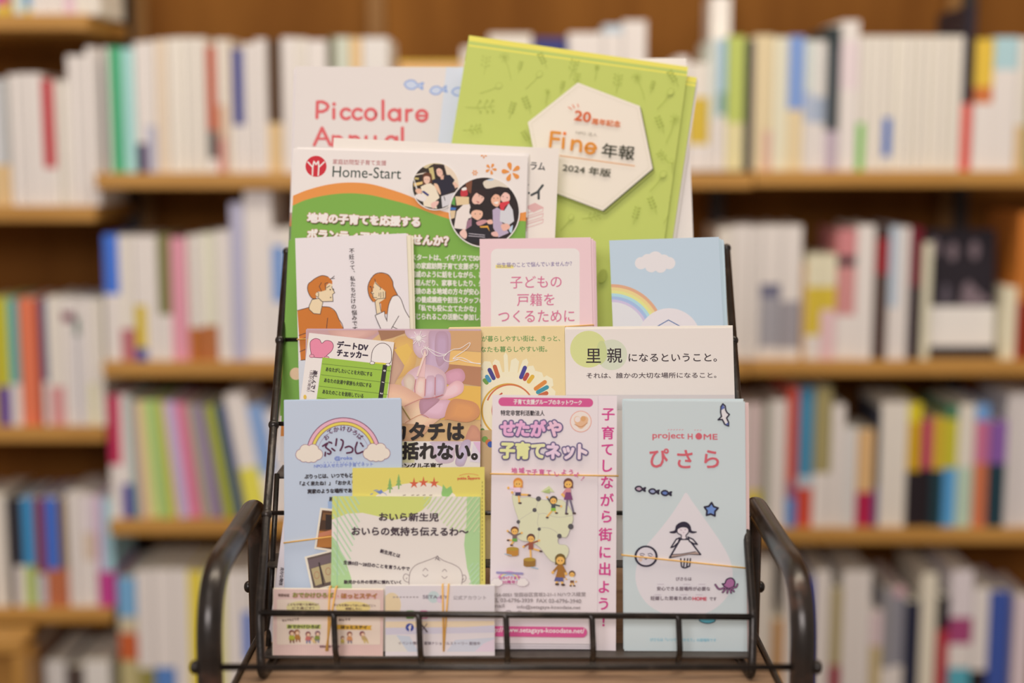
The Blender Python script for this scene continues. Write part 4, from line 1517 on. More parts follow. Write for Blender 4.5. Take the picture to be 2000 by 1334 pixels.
for ang, c, ln in ((-130, (110, 150, 70), 76), (-124, (70, 140, 176), 79), (-116, (66, 62, 130), 88), (-108, (190, 96, 60), 90), (-68, (66, 62, 140), 90), (-61, (176, 70, 62), 80), (-53, (214, 170, 60), 82), (-36, (210, 130, 60), 92), (-29, (60, 140, 160), 90), (-22, (190, 96, 60), 84),
                   (-165, (60, 100, 170), 84), (165, (60, 100, 170), 82), (150, (190, 96, 60), 84), (140, (90, 130, 60), 88)):
    a = math.radians(ang)
    E_.line([(Y0[0] + math.cos(a) * 66, Y0[1] + math.sin(a) * 66), (Y0[0] + math.cos(a) * (ln - 4), Y0[1] + math.sin(a) * (ln - 4))], 8, c)
E_.ell(Y0[0], Y0[1], 62, (234, 218, 190), n=48)
E_.arc(Y0[0], Y0[1] + 4, 50, 53.5, 120, 300, (206, 160, 60))
E_.arc(Y0[0] + 3, Y0[1], 45, 48, 200, 330, (200, 110, 70))
E_.arc(Y0[0] + 8, Y0[1] + 4, 38, 41, 130, 240, (190, 80, 60))
E_.rect(880, 840, 1110, 1000, (190, 160, 120))
for x, y, c in ((947, 858, (110, 150, 70)), (954, 864, (190, 110, 60)), (958, 868, (50, 80, 160))):
    E_.ell(x, y, 6, c)
tag(E_.build('flyer'), 'sandy yellow flyer with green lettering and a ring of coloured figures', 'flyer')
o = E_.copy_behind('flyer', 0.0012, 0.0006, 0.0008, 0.0, (228, 206, 160))
tag(o, 'yellow flyer directly behind the front sandy yellow one', 'flyer')

# hand poster
zh = ZM(590, 640, 5.5556)
zi = ZM(770, 760, 8.34)
H_ = Page((600, 644.5), (940, 646.2), T2.z, T2.y - 0.0015, LEAN, (206, 168, 120), 0.0006, edge=(206, 186, 200))
def hp(pts, c, z=zh, smooth=True):
    """soft-edged patch of the printed photograph"""
    pts = z(*pts)
    if not smooth:
        H_.poly(pts, c)
        return
    pts = catmull(pts, True)
    mx, my = sum(p[0] for p in pts) / len(pts), sum(p[1] for p in pts) / len(pts)
    for k in range(7):
        f = 1.0 - k * 0.085
        t = k / 6
        e = [0.80 * c[0] + 34, 0.76 * c[1] + 30, 0.78 * c[2] + 26]
        m = [int(e[i] + (min(238, c[i] + 7) - e[i]) * t) for i in range(3)]
        H_.poly([(mx + (x - mx) * f, my + (y - my) * f) for x, y in pts], tuple(m))
hp([(50, 20), (900, 20), (760, 130), (560, 200), (40, 120)], (190, 150, 152), smooth=False)
hp([(300, 20), (800, 20), (700, 110), (420, 130)], (204, 160, 150))
hp([(820, 20), (1150, 20), (1120, 60), (980, 110), (860, 140)], (158, 112, 84), smooth=False)
hp([(990, 150), (1110, 90), (1230, 130), (1230, 400), (1110, 520), (980, 560), (960, 400)], (216, 172, 92))
hp([(940, 700), (1000, 240), (1040, 260), (1110, 410), (1000, 620), (1000, 760)], (190, 150, 128))
hp([(1000, 240), (1110, 410), (1200, 250), (1140, 170)], (222, 180, 90), smooth=False)
hp([(1560, 20), (1960, 20), (1960, 260), (1600, 240)], (202, 156, 112), smooth=False)
hp([(1560, 240), (1960, 270), (1960, 440), (1560, 400)], (226, 182, 112), smooth=False)
hp([(1540, 390), (1960, 430), (1960, 640), (1700, 600), (1540, 560)], (178, 124, 92), smooth=False)
hp([(1530, 620), (1960, 640), (1960, 1000), (1500, 1000)], (222, 176, 84), smooth=False)
# soft lavender shape, adult finger
hp([(1130, 20), (1390, 20), (1380, 220), (1290, 330), (1210, 250), (1200, 100), (1150, 110)], (206, 178, 190))
hp([(1390, 30), (1580, 30), (1616, 130), (1600, 330), (1570, 470), (1420, 560), (1300, 520), (1330, 330), (1370, 220)], (190, 160, 184))
hp([(1460, 60), (1560, 50), (1590, 150), (1570, 330), (1480, 420), (1440, 250)], (182, 150, 176))
hp([(1560, 490), (1640, 450), (1730, 450), (1770, 520), (1740, 590), (1600, 620), (1540, 560)], (204, 148, 168))
hp([(1520, 690), (1600, 620), (1680, 574), (1750, 610), (1740, 700), (1640, 760), (1530, 780), (1480, 750)], (230, 186, 192))
# fist
hp([(1090, 560), (1180, 460), (1330, 400), (1480, 440), (1560, 520), (1560, 700), (1460, 780), (1240, 770), (1130, 720), (1080, 620)], (214, 182, 192))
hp([(1100, 560), (1150, 500), (1210, 530), (1230, 600), (1190, 720), (1130, 700)], (210, 188, 170))
hp([(1230, 640), (1260, 540), (1310, 530), (1340, 560), (1330, 740), (1270, 770), (1230, 720)], (232, 196, 186))
hp([(1330, 740), (1350, 550), (1390, 520), (1440, 540), (1440, 700), (1400, 770), (1340, 770)], (206, 176, 196))
hp([(1440, 700), (1450, 520), (1520, 520), (1550, 600), (1530, 720), (1470, 750)], (198, 170, 194))
hp([(1330, 320), (1345, 300), (1330, 540), (1240, 530)], (226, 184, 184), smooth=False)
for it in ([(1236, 560), (1222, 650), (1228, 730)], [(1342, 560), (1332, 740)], [(1446, 540), (1442, 730)], [(1228, 730), (1270, 772), (1400, 778), (1520, 730)]):
    H_.line(zh(*it), 1.4, (190, 110, 118), True)
# lower palm and finger with ring
hp([(-650, 60), (0, -80), (400, 100), (520, 240), (300, 300), (-100, 380), (-650, 420)], (224, 178, 150), zi)
hp([(150, 290), (430, 160), (760, 160), (920, 200), (930, 290), (800, 440), (560, 620), (150, 840), (60, 560)], (228, 188, 158), zi)
hp([(-60, 560), (160, 560), (560, 620), (240, 860), (-650, 860), (-650, 400)], (206, 160, 118), zi)
hp([(420, 320), (440, 170), (600, 160), (740, 170), (900, 180), (930, 260), (870, 400), (760, 480), (560, 470), (440, 420)], (214, 172, 190), zi)
hp([(430, 170), (740, 165), (560, 340), (440, 410)], (176, 130, 150), zi)
hp([(820, 470), (930, 180), (1180, 180), (1340, 240), (1395, 370), (1340, 480), (1180, 540), (900, 500)], (208, 142, 88), zi)
hp([(1160, 860), (1230, 620), (1300, 590), (1360, 630), (1410, 740), (1410, 860)], (194, 136, 112), zi)
H_.line(zi((130, 290), (190, 390), (255, 490)), 3.2, (150, 118, 74), True)
H_.line(zi((140, 290), (205, 390), (262, 480)), 1.3, (216, 190, 140), True)
H_.line(zi((170, 280), (430, 165), (560, 155), (800, 95)), 1.0, (190, 110, 110), True)
H_.line(zi((180, 550), (430, 420), (560, 470)), 1.0, (190, 120, 90), True)
# pale text panel
H_.rect(590, 862, 945, 1100, (222, 212, 210))
hp([(120, 860), (350, 860), (330, 1200), (120, 1200)], (218, 208, 170), zi, False)
hp([(610, 860), (1100, 860), (1000, 980), (960, 1180), (740, 1210), (640, 1100), (620, 930)], (200, 186, 206), zi)
hp([(1110, 860), (1250, 860), (1160, 1200), (1090, 1260), (1010, 1240), (1000, 1150)], (186, 172, 200), zi)
hp([(1270, 1000), (1285, 890), (1410, 1080), (1400, 1200), (1230, 1180)], (214, 202, 218), zi, False)
hp([(1285, 860), (1410, 860), (1410, 1080)], (214, 176, 206), zi, False)
q = zi((100, 825), (1130, 825), (130, 1138), (1350, 1150), (-60, 1300), (780, 1300))
H_.text('カタチは', (764, q[0][1]), q[1], 33, (34, 26, 24), 1.7)
H_.text('括れない。', q[2], q[3], 32, (34, 26, 24), 1.7)
H_.text('シングル子育て', (776, 916), (864, 916), 11.5, (44, 34, 34), 0.6)
# star burst, wings drawn in white
WL = (242, 232, 224)
for k in range(14):
    a = math.radians(k * 360 / 14 + 6)
    r = 15 if k % 2 else 9
    c0 = zh((1265, 118))[0]
    H_.line([c0, (c0[0] + r * math.cos(a), c0[1] + r * math.sin(a))], 1.4, WL)
H_.ell(*zh((1265, 118))[0], 5, WL)
for it in ([(1310, 300), (1300, 250), (1340, 225), (1365, 260), (1350, 305), (1310, 300)], [(1340, 225), (1320, 205)], [(1345, 225), (1345, 200)], [(1350, 225), (1372, 210)], [(1360, 222), (1420, 280), (1480, 310), (1560, 300)], [(1370, 225), (1440, 260), (1520, 290), (1570, 285)],
           [(1560, 290), (1600, 260), (1650, 235), (1720, 225), (1820, 165), (1790, 230), (1640, 335), (1700, 345), (1600, 370), (1545, 350), (1540, 315), (1570, 285)], [(1640, 335), (1740, 330), (1850, 380), (1935, 390)], [(1700, 345), (1800, 375), (1935, 396)]):
    H_.line(zh(*it), 1.3, WL, len(it) > 2)
hp([(1335, 240), (1350, 300), (1330, 330), (1260, 530), (1240, 530)], (232, 200, 190), smooth=False)
o = H_.build('poster_flyer')
tag(o, "flyer with a photo of a baby's fist round a finger and bold black lettering", 'flyer', 'baby hand flyers')
for i, (bk, du, dv, rt) in enumerate(((0.0010, -0.0008, 0.0008, 0.1), (0.0020, 0.0, 0.0016, 0.15))):
    o = H_.copy_behind('poster_flyer', bk, du, dv, rt, (190, 158, 168), (206, 186, 200))
    tag(o, 'mauve-edged flyer, %s copy behind the baby hand flyer' % ORD[i], 'flyer', 'baby hand flyers')

# checker card, tilted
K = Page((603.7, 650), (770, 668.4), T2.z, T2.y - 0.0040, LEAN, (228, 216, 211), 0.0006)
GN = (150, 184, 62)
heart = zh((88, 210), (92, 150), (140, 118), (190, 130), (214, 168), (258, 140), (315, 150), (340, 195), (322, 250), (270, 300), (250, 326), (110, 318), (96, 270))
K.blob(heart, (224, 132, 158), (110, 52, 76), 1.1)
for x, y in ((106, 306), (268, 326)):
    K.blob(zh((x - 26, y + 4), (x - 16, y - 14), (x + 14, y - 14), (x + 26, y + 6), (x + 10, y + 18), (x - 12, y + 18)), (224, 150, 168), (110, 52, 76), 0.8)
K.text('デートDV', zh((378, 218))[0], zh((710, 252))[0], 13.6, (38, 22, 48), 0.75)
K.text('チェッカー', zh((376, 306))[0], zh((708, 340))[0], 13, (38, 22, 48), 0.75)
K.blob(zh((752, 330), (770, 240), (830, 178), (900, 172), (958, 220), (970, 300), (955, 382), (860, 382), (762, 372)), (232, 222, 216), (70, 44, 56), 1.1)
K.poly(zh((795, 374), (925, 386), (922, 408), (790, 396)), (214, 196, 60))
K.poly(zh((222, 322), (968, 408), (900, 880), (155, 790)), GN)
for x, y in ((762, 382), (932, 402)):
    K.blob(zh((x - 26, y + 4), (x - 14, y - 14), (x + 14, y - 12), (x + 24, y + 8), (x + 8, y + 16), (x - 12, y + 16)), (232, 222, 216), (70, 44, 56), 0.8)
for a, b in (((218, 392), (962, 470)), ((205, 510), (945, 600)), ((185, 634), (930, 725)), ((168, 762), (910, 850))):
    K.line(zh(a, b), 0.9, (92, 116, 40), caps=False)
K.poly(zh((878, 402), (924, 408), (868, 830), (818, 824)), (30, 28, 30))
for d, x, y in (('0', 895, 467), ('1', 878, 592), ('2', 862, 714)):
    K.char(d, *zh((x, y))[0], 6.5, (232, 224, 216), 97, 0.3)
q = zh((256, 472), (758, 528), (238, 592), (748, 650), (220, 716), (662, 764))
TD = (52, 62, 30)
K.text('あなたがしたいことを大切にする', q[0], q[1], 8.4, TD, 0.25)
K.text('あなたの友達や家族も大切にする', q[2], q[3], 8.4, TD, 0.25)
K.text('あなたのことを信用している', q[4], q[5], 8.4, TD, 0.25)
for s, x, y in (('楽', 142, 490), ('し', 137, 540), ('ん', 128, 590), ('で', 120, 640), ('！', 114, 690)):
    K.char(s, *zh((x, y))[0], 9.6, (60, 44, 56), 97, 0.35)
K.text('（良好な関係）', zh((88, 462))[0], zh((48, 690))[0], 6.4, (110, 92, 100))
K.ell(*zh((32, 752))[0], 3.0, (222, 182, 76), 4.4)
tag(K.build('card'), 'tilted white and lime green checklist card with a pink heart', 'card')

# ---- tier 1 ---------------------------------------------------------------------------
LN1 = 13.0
y1 = T1.y
# slips behind the blue leaflets
U = Page((556, 1000), (640, 1010), T1.z, y1 + 0.0125, LN1, (222, 210, 214), 0.0008)
U.text('（良好な関係）', (549, 1104), (549, 1140), 5, (60, 46, 56), 0.2) if False else None
for s, x, y in zip('良好な関係', (551, 550.4, 549.8, 549.2, 548.6), (1112, 1119, 1126, 1133, 1140)):
    U.char(s, x, y, 7.5, (60, 46, 56), 97, 0.2)
tag(U.build('leaflet'), 'narrow white leaflet peeping out at the left behind the pale blue rainbow-logo leaflet', 'leaflet')

zb = ZM(520, 770, 4.5455)
zc = ZM(550, 780, 6.67)
bb = empty('leaflet_bundle', Vector((W(670, 1272, 1.13).x, y1 + 0.006, T1.z)))
tag(bb, 'pale blue leaflets with a pink and yellow rainbow logo, held by a rubber band', 'leaflets')
LB_ = (188, 197, 214)
I = Page((556.3, 783), (783.6, 779.5), T1.z, y1 + 0.0055, LN1, LB_, 0.0009, edge=(204, 212, 224))
PU = (112, 46, 84)
cx, cy = 670.6, 888
for r0, r1, c in ((71.2, 72.8, PU), (64.8, 71.2, (224, 170, 186)), (63.6, 64.8, PU), (58.2, 63.6, (222, 200, 84)), (57, 58.2, PU)):
    I.arc(cx, cy, r0, r1, -174, -6, c, 56)
I.arc(cx, cy + 1, 50.5, 51.4, -172, -8, (160, 130, 160), 50)


def cloud(P, cx, cy, s, c, oc):
    lob = ((-.62, .08, .42), (-.3, -.28, .42), (.3, -.3, .42), (.62, .06, .42), (.32, .32, .34), (-.05, .34, .34), (-.42, .3, .34))
    for u, v, r in lob:
        P.ell(cx + u * s, cy + v * s, r * s + 1.0, oc)
    for u, v, r in lob:
        P.ell(cx + u * s, cy + v * s, r * s, c)
    P.ell(cx, cy, .6 * s, c, .45 * s)


for x, y in ((604, 886), (735.5, 884)):
    cloud(I, x, y, 25, (228, 214, 200), (140, 80, 110))
for s, x, y, r in (('お', 583, 492, -42), ('て', 632, 424, -30), ('か', 712, 390, -12), ('け', 800, 380, 0), ('ひ', 886, 396, 10), ('ろ', 955, 432, 26), ('ば', 1022, 486, 38)):
    I.char(s, *zc((x, y))[0], 11.5, (92, 34, 76), r, 0.3)
DP = (82, 18, 60)
strokes(I, zc, [[(535, 610), (600, 570), (575, 620), (640, 680), (625, 712), (600, 705)], [(572, 690), (566, 735)], [(655, 640), (692, 668)], [(618, 555), (628, 562)], [(640, 560), (652, 570)],
                [(718, 515), (706, 600)], [(775, 525), (800, 545), (795, 600), (765, 665)], [(830, 628), (880, 612), (925, 640), (915, 685), (850, 700)],
                [(985, 560), (960, 640), (975, 700), (1015, 700), (1058, 680)], [(1030, 570), (1042, 582)], [(1052, 600), (1062, 610)]], 3.3, DP)
BLU = (112, 130, 196)
I.text('@roka', zc((690, 800))[0], zc((922, 796))[0], 8.6, BLU, 0.25)
for k in range(13):
    I.ell(*zc((560 + k * 41.7, 820))[0], 0.9, BLU, n=8)
I.text('NPO法人せたがや子育てネット', zc((424, 894))[0], zc((1190, 868))[0], 7.6, BLU, 0.1)
BT = (44, 36, 44)
I.text('ぷりっじは、いつでもどこ', (595, 935), (697, 932), 8.4, BT, 0.45)
I.text('「よく来たね！」「おかえり', (586, 949), (693, 946.5), 8.4, BT, 0.45)
I.text('実家のような場所であり', (601, 964), (695, 962), 8.6, BT, 0.45)
I.text('居', (643, 979), (650, 979), 8, BT, 0.4)
I.rect(641, 979, 660, 994, (150, 172, 208))
zd = ZM(520, 960, 4.043)
def polaroid(q, inner, bits):
    I.poly(zd(*q), (228, 216, 200))
    cxp, cyp = sum(p[0] for p in q) / 4, sum(p[1] for p in q) / 4
    I.poly(zd(*[(cxp + (p[0] - cxp) * .9, cyp + (p[1] - cyp) * .9) for p in q]), inner)
    for b, c in bits:
        I.poly(zd(*b), c)
polaroid([(428, 128), (740, 160), (690, 500), (380, 452)], (96, 58, 30), [
    ([(440, 160), (600, 170), (600, 300), (420, 300)], (70, 44, 26)), ([(450, 165), (520, 170), (510, 230), (440, 225)], (120, 80, 44)),
    ([(470, 180), (520, 185), (515, 300), (470, 300)], (44, 30, 24)), ([(420, 310), (640, 330), (630, 440), (400, 440)], (176, 112, 50)), ([(415, 330), (520, 300), (520, 340), (412, 360)], (190, 120, 90))])
polaroid([(303, 515), (640, 430), (720, 700), (362, 790)], (96, 80, 74), [
    ([(330, 540), (640, 460), (640, 520), (340, 610)], (110, 92, 96)), ([(355, 610), (420, 590), (460, 720), (390, 745)], (178, 160, 120)),
    ([(430, 585), (600, 540), (640, 680), (470, 720)], (186, 168, 130)), ([(412, 560), (425, 560), (460, 735), (445, 740)], (60, 48, 46))])
for x, y in ((400, 660), (490, 630)):
    I.line([(zd((x, y))[0][0] + 5 * math.cos(t), zd((x, y))[0][1] + 7 * math.sin(t)) for t in (k * .6 for k in range(11))], 1.0, (170, 110, 90))
I.build('leaflet', bb)
for bk, du, dv in ((0.0012, -0.0004, 0.0010), (0.0024, -0.0008, 0.0006), (0.0036, 0.0004, 0.0004)):
    I.copy_behind('leaflet', bk, du, dv, 0.1, LB_, (204, 212, 224), parent=bb)
I.band((556, 1060), (786, 1030), 0.0046, bb)

# yellow flyer
Yf = Page((688.3, 914), (946.4, 912), T1.z, y1 + 0.0035, LN1, (220, 204, 104), 0.0008, edge=(200, 190, 90))
Yf.poly(zb((1000, 920), (1070, 855), (1120, 825), (1220, 797), (1350, 785), (1480, 795), (1570, 830), (1650, 920)), (228, 214, 200), True)
for x, y0 in ((1098, 740), (1176, 706)):
    for dy, w in ((0, 12), (28, 20), (58, 28)):
        Yf.poly(zb((x, y0 + dy), (x + w, y0 + dy + 46), (x - w, y0 + dy + 46)), (132, 172, 100))
    Yf.poly(zb((x - 6, y0 + 100), (x + 6, y0 + 100), (x + 6, y0 + 136), (x - 6, y0 + 136)), (132, 172, 100))
for x, y in ((1312, 795), (1396, 785), (1490, 790)):
    pts = []
    for k in range(10):
        a = math.radians(-90 + 36 * k)
        r = (58 if k == 0 else 46) if k % 2 == 0 else 17
        pts.append((x + r * math.cos(a), y + r * math.sin(a)))
    Yf.poly(zb(*pts), (206, 92, 62))
Yf.poly(zb((1555, 880), (1570, 800), (1600, 840), (1640, 815), (1655, 870), (1620, 910), (1560, 905)), (140, 186, 110))
Yf.poly(zb((960, 856), (1000, 862), (1020, 845), (1040, 870), (1010, 888)), (110, 130, 190))
Yf.line(zb((955, 856), (985, 850), (1005, 866)), 1.2, (110, 130, 190), True)
Yf.line(zb((1030, 872), (1055, 880), (1068, 896)), 1.2, (150, 160, 200), True)
Yf.line(zb((925, 890), (945, 882)), 1.4, (110, 130, 190))
RD = (204, 84, 60)
Yf.text('pokka sapporo', (893.8, 938.2), (937.3, 937.6), 6.2, RD, 0.35)
Yf.line(zb((1715, 722), (1770, 708), (1830, 708), (1882, 720)), 1.0, (216, 130, 80), True)
Yf.line(zb((1788, 735), (1795, 725), (1803, 735)), 1.6, RD)
for k in range(26):
    Yf.line([(942, 940 + k * 7.6), (942, 944.4 + k * 7.6)], 1.4, (150, 136, 66), caps=False)
for x in (1215, 1290, 1335, 1390, 1450):
    Yf.line(zb((x, 898), (x + 22, 894)), 1.2, (120, 100, 80))
tag(Yf.build('flyer'), 'yellow flyer with green fir trees and red stars, behind the green-edged postcard', 'flyer')

# green postcard
Pc = Page((649, 969), (938, 970.2), T1.z, y1 + 0.0015, LN1, (226, 214, 206), 0.0011, edge=(206, 206, 150))
LG, MG, ST = (204, 208, 116), (170, 202, 146), (180, 206, 170)
Pc.poly(zd((500, 20), (1320, 20), (1290, 90), (1230, 150), (1120, 205), (1000, 225), (880, 195), (760, 168), (640, 175), (500, 230)), LG)
Pc.poly(zd((1585, 20), (1720, 20), (1720, 800), (1640, 800), (1585, 600), (1562, 420), (1580, 250)), MG)
Pc.poly(zd((500, 330), (560, 400), (630, 560), (670, 680), (680, 800), (500, 800)), MG)
def hatch(x0, x1, y0, y1, step, wd, c, slope, bound):
    x = x0
    while x < x1:
        a, b = (x, y0), (x + slope * (y1 - y0), y1)
        n = 40
        seg = []
        for k in range(n + 1):
            t = k / n
            p = (a[0] + (b[0] - a[0]) * t, a[1] + (b[1] - a[1]) * t)
            if bound(*p):
                seg.append(p)
            elif len(seg) > 1:
                Pc.line(zd(seg[0], seg[-1]), wd, c, caps=False)
                seg = []
        if len(seg) > 1:
            Pc.line(zd(seg[0], seg[-1]), wd, c, caps=False)
        x += step
hatch(150, 760, 40, 660, 42, 2.6, ST, 0.62, lambda x, y: 524 < x < 740 - max(0, y - 250) * .25 - max(0, 80 - y) * .4)
hatch(1260, 2100, 40, 320, 42, 2.6, (196, 208, 160), -0.75, lambda x, y: 1240 + max(0, y - 120) * 1.2 < x < 1690)
hatch(1600, 1900, 560, 740, 40, 2.2, ST, -0.9, lambda x, y: 1600 < x < 1690 and y > 560)
Pc.line(zd((562, 36), (560, 760)), 0.9, (150, 190, 170), caps=False)
PT = (66, 50, 60)
q = zd((892, 232), (1360, 236), (676, 346), (1595, 352))
Pc.text('おいら新生児', q[0], q[1], 16, PT, 0.7)
Pc.text('おいらの気持ち伝えるわ～', q[2], q[3], 16.5, PT, 0.7)
q = zd((897, 482), (1053, 524), (610, 574), (1130, 626), (614, 728), (1065, 730))
Pc.text('新生児とは', q[0], q[1], 7.5, PT, 0.4)
Pc.text('生後0日～28日のことを言うんやで', q[2], q[3], 7.5, PT, 0.4)
Pc.text('胎児から外の世界に慣れていく', q[4], q[5], 7.0, PT, 0.4)
FC = (140, 122, 124)
Pc.line(zd((1128, 745), (1128, 690), (1140, 630), (1180, 582), (1240, 556), (1310, 530), (1350, 512)), 1.1, FC, True)
Pc.line(zd((1350, 512), (1400, 545), (1470, 572), (1525, 605), (1548, 655), (1548, 700), (1540, 745)), 1.1, FC, True)
Pc.line(zd((1335, 540), (1352, 508), (1362, 540), (1345, 525), (1372, 545)), 1.1, (110, 96, 100), True)
for pts in ([(1132, 665), (1100, 650), (1082, 675), (1095, 705), (1125, 718)], [(1546, 665), (1568, 660), (1578, 685), (1565, 708), (1545, 718)], [(1238, 626), (1257, 606), (1277, 626)], [(1236, 655), (1257, 672), (1277, 657)], [(1390, 632), (1408, 614), (1426, 632)], [(1386, 668), (1408, 686), (1428, 670)], [(1105, 690), (1112, 680)], [(1550, 700), (1560, 686)]):
    Pc.line(zd(*pts), 1.1, FC, True)
tag(Pc.build('postcard'), 'white postcard with lime and mint edges, striped corners and a line-drawn baby face', 'postcard')

# network leaflets -------------------------------------------------------------------------
zs = ZM(930, 760, 3.6364)
zt = ZM(940, 960, 3.7037)
zu = ZM(960, 920, 5.8)
nb = empty('leaflet_bundle', Vector((W(1078, 1272, 1.13).x, y1 + 0.006, T1.z)))
tag(nb, 'pinkish white leaflets with a map and a folded side strip, in a rubber band', 'leaflets')
NP = (226, 212, 214)
Nn = Page((961.6, 771), (1168, 773), T1.z, y1 + 0.0025, LN1 + 1.5, NP, 0.0008)
Nn.H -= 0.0055
Nn.V[2:4] = [(Nn.w, -Nn.H, 0.0), (0, -Nn.H, 0.0)]
Nn.V[6:8] = [(Nn.w, -Nn.H, -Nn.thick), (0, -Nn.H, -Nn.thick)]
MAG = (206, 82, 138)
Nn.rrect(973.5, 776, 1158.5, 793, 8.4, MAG, 0.012)
Nn.text('子育て支援グループのネットワーク', (1003, 789.3), (1136, 791.3), 9.8, (236, 220, 222), 0.35)
Nn.text('特定非営利活動法人', (978, 811.5), (1063.5, 812.3), 10.4, (50, 40, 46), 0.35)
c0 = zs((743, 230))[0]
Nn.ell(c0[0], c0[1], 21, (222, 140, 120))
Nn.ell(c0[0], c0[1], 19.8, (230, 214, 206))
Nn.poly(zs((695, 220), (705, 195), (730, 195), (745, 210), (765, 192), (790, 200), (795, 225), (775, 260), (745, 282), (715, 262)), (222, 176, 140), True)
Nn.ell(*zs((720, 215))[0], 5.5, (230, 212, 206))
Nn.ell(*zs((760, 210))[0], 5.2, (214, 160, 110))
Nn.line(zs((700, 250), (745, 268), (790, 240)), 1.4, (190, 130, 90), True)
OUT = (104, 92, 132)
def title(s, p0, p1, h, cs):
    Nn.text(s, p0, p1, h, OUT, 5.6)
    Nn.text(s, p0, p1, h, cs[0], 2.2)
for ch, x, col_ in (('せ', 224, (226, 170, 204)), ('た', 330, (226, 170, 204)), ('が', 440, (226, 170, 204)), ('や', 556, (230, 176, 200))):
    Nn.char(ch, *zs((x, 280))[0], 33, OUT, 1, 4.6, w=30)
for ch, x, col_ in (('せ', 224, (226, 168, 204)), ('た', 330, (226, 168, 204)), ('が', 440, (226, 168, 204)), ('や', 556, (230, 186, 206))):
    Nn.char(ch, *zs((x, 280))[0], 33, col_, 1, 1.9, w=30)
row2 = (('子', 222, 438, (222, 226, 156)), ('育', 330, 436, (222, 226, 156)), ('て', 438, 440, (224, 224, 170)), ('ネ', 545, 440, (226, 196, 216)), ('ッ', 655, 455, (226, 202, 218)), ('ト', 755, 445, (230, 206, 220)))
for ch, x, y, c in row2:
    Nn.char(ch, *zs((x, y))[0], 33, OUT, 1, 4.6, w=30)
for ch, x, y, c in row2:
    Nn.char(ch, *zs((x, y))[0], 33, c, 1, 1.9, w=30)
for ch, x, y, r in (('地', 270, 577, -4), ('域', 322, 578, -2), ('で', 370, 592, 5), ('子', 414, 590, -6), ('育', 465, 588, 0), ('て', 515, 592, 6), ('し', 572, 600, -20), ('よ', 622, 588, 2), ('う', 672, 590, 8), ('よ', 714, 606, 30), ('！', 755, 635, 40)):
    Nn.char(ch, *zs((x, y))[0], 11.5, (206, 92, 148), r, 0.3)
# map of regions
MC, ML, MD = (214, 211, 178), (186, 180, 166), (84, 80, 84)
mp = zu((240, 270), (330, 300), (420, 295), (530, 318), (650, 330), (800, 330), (900, 440), (918, 500), (920, 560), (890, 640), (865, 720), (835, 752), (790, 745), (755, 760), (750, 800), (770, 830), (840, 838), (872, 880), (865, 940), (830, 1000), (760, 1040), (680, 1020), (620, 960), (560, 880), (500, 830), (420, 800), (340, 785), (295, 750), (300, 690), (315, 620), (300, 540), (270, 450), (245, 360))
Nn.blob(mp, MC, ML, 0.9)
for it in ([(530, 318), (515, 380), (487, 440), (395, 500), (305, 560)], [(487, 440), (530, 490), (520, 580), (535, 660), (530, 740), (520, 830)], [(530, 490), (600, 480), (700, 515), (800, 522), (918, 500)], [(540, 640), (640, 645), (720, 680), (765, 735)]):
    Nn.line(zu(*it), 0.8, ML, True)
for x, y, r in ((531, 315, 29), (487, 442, 24), (304, 575, 21), (895, 628, 31), (540, 658, 19), (768, 735, 26)):
    Nn.ell(*zu((x, y))[0], r / 5.8, MD)
SKN = (232, 176, 92)


def fig(x, y, s, hair, top, bot, legs=None, arms=((-1, -.2), (1, -.2)), long=False, dress=False, feet=((-.3, 1), (.35, 1)), shoe=(80, 60, 60)):
    """small printed figure, head at (x, y) in the enlargement, s = head radius"""
    def q(u, v):
        return zu((x + u * s, y + v * s))[0]
    w = s / 5.8
    for fx, fy in feet:
        Nn.line([q(.15 * (1 if fx > 0 else -1), 2.6), q(fx * 2, 2.6 + fy * 2.2)], w * .42, legs or SKN)
        Nn.ell(*q(fx * 2 + .15, 2.7 + fy * 2.2), w * .42, shoe, w * .24)
    for ax, ay in arms:
        Nn.line([q(.35 * (1 if ax > 0 else -1), 1.25), q(ax * 1.8, 1.3 + ay * 1.6)], w * .4, top)
        Nn.ell(*q(ax * 1.9, 1.3 + ay * 1.75), w * .3, SKN)
    Nn.poly([q(-.5, .9), q(.5, .9), q(.62, 2.3), q(-.62, 2.3)], top)
    if dress:
        Nn.poly([q(-.55, 2.0), q(.55, 2.0), q(1.0, 3.7), q(-1.0, 3.7)], bot)
    else:
        Nn.poly([q(-.6, 2.1), q(.6, 2.1), q(.65, 2.9), q(-.65, 2.9)], bot)
    Nn.ell(*q(0, -.1), w * 1.08, hair)
    if long:
        Nn.poly([q(-1.02, 0), q(1.02, 0), q(1.05, 1.05), q(-1.05, 1.05)], hair)
    Nn.ell(*q(0, .22), w * .84, SKN, w * .80)
    for u in (-.32, .32):
        Nn.ell(*q(u, .25), w * .13, (90, 60, 50), n=8)


fig(300, 135, 50, (214, 136, 56), (230, 196, 214), (70, 60, 90), arms=((-1.15, -.1), (-.7, .5)), long=True, feet=((.15, .85), (1.2, .05)))
fig(868, 140, 50, (110, 66, 54), (206, 136, 140), (124, 64, 110), legs=(110, 100, 120), arms=((-.7, .7), (-.5, .9)), long=True, dress=True, feet=((-.25, 1.9), (.6, 1.85)))
fig(700, 330, 42, (86, 74, 60), (70, 74, 82), (130, 180, 60), arms=((-.9, -1.2), (1.1, .2)), feet=((-.9, .9), (.35, .35)))
fig(262, 675, 42, (110, 66, 40), (120, 96, 90), (100, 160, 70), arms=((-1.0, -.7), (1.0, -.4)), feet=((-.95, -.05), (-.5, .55)))
fig(445, 760, 44, (96, 60, 50), (150, 80, 60), (150, 80, 60), arms=((-1.0, .5), (1.1, -.4)), feet=((0, 1.2), (1.2, .3)))
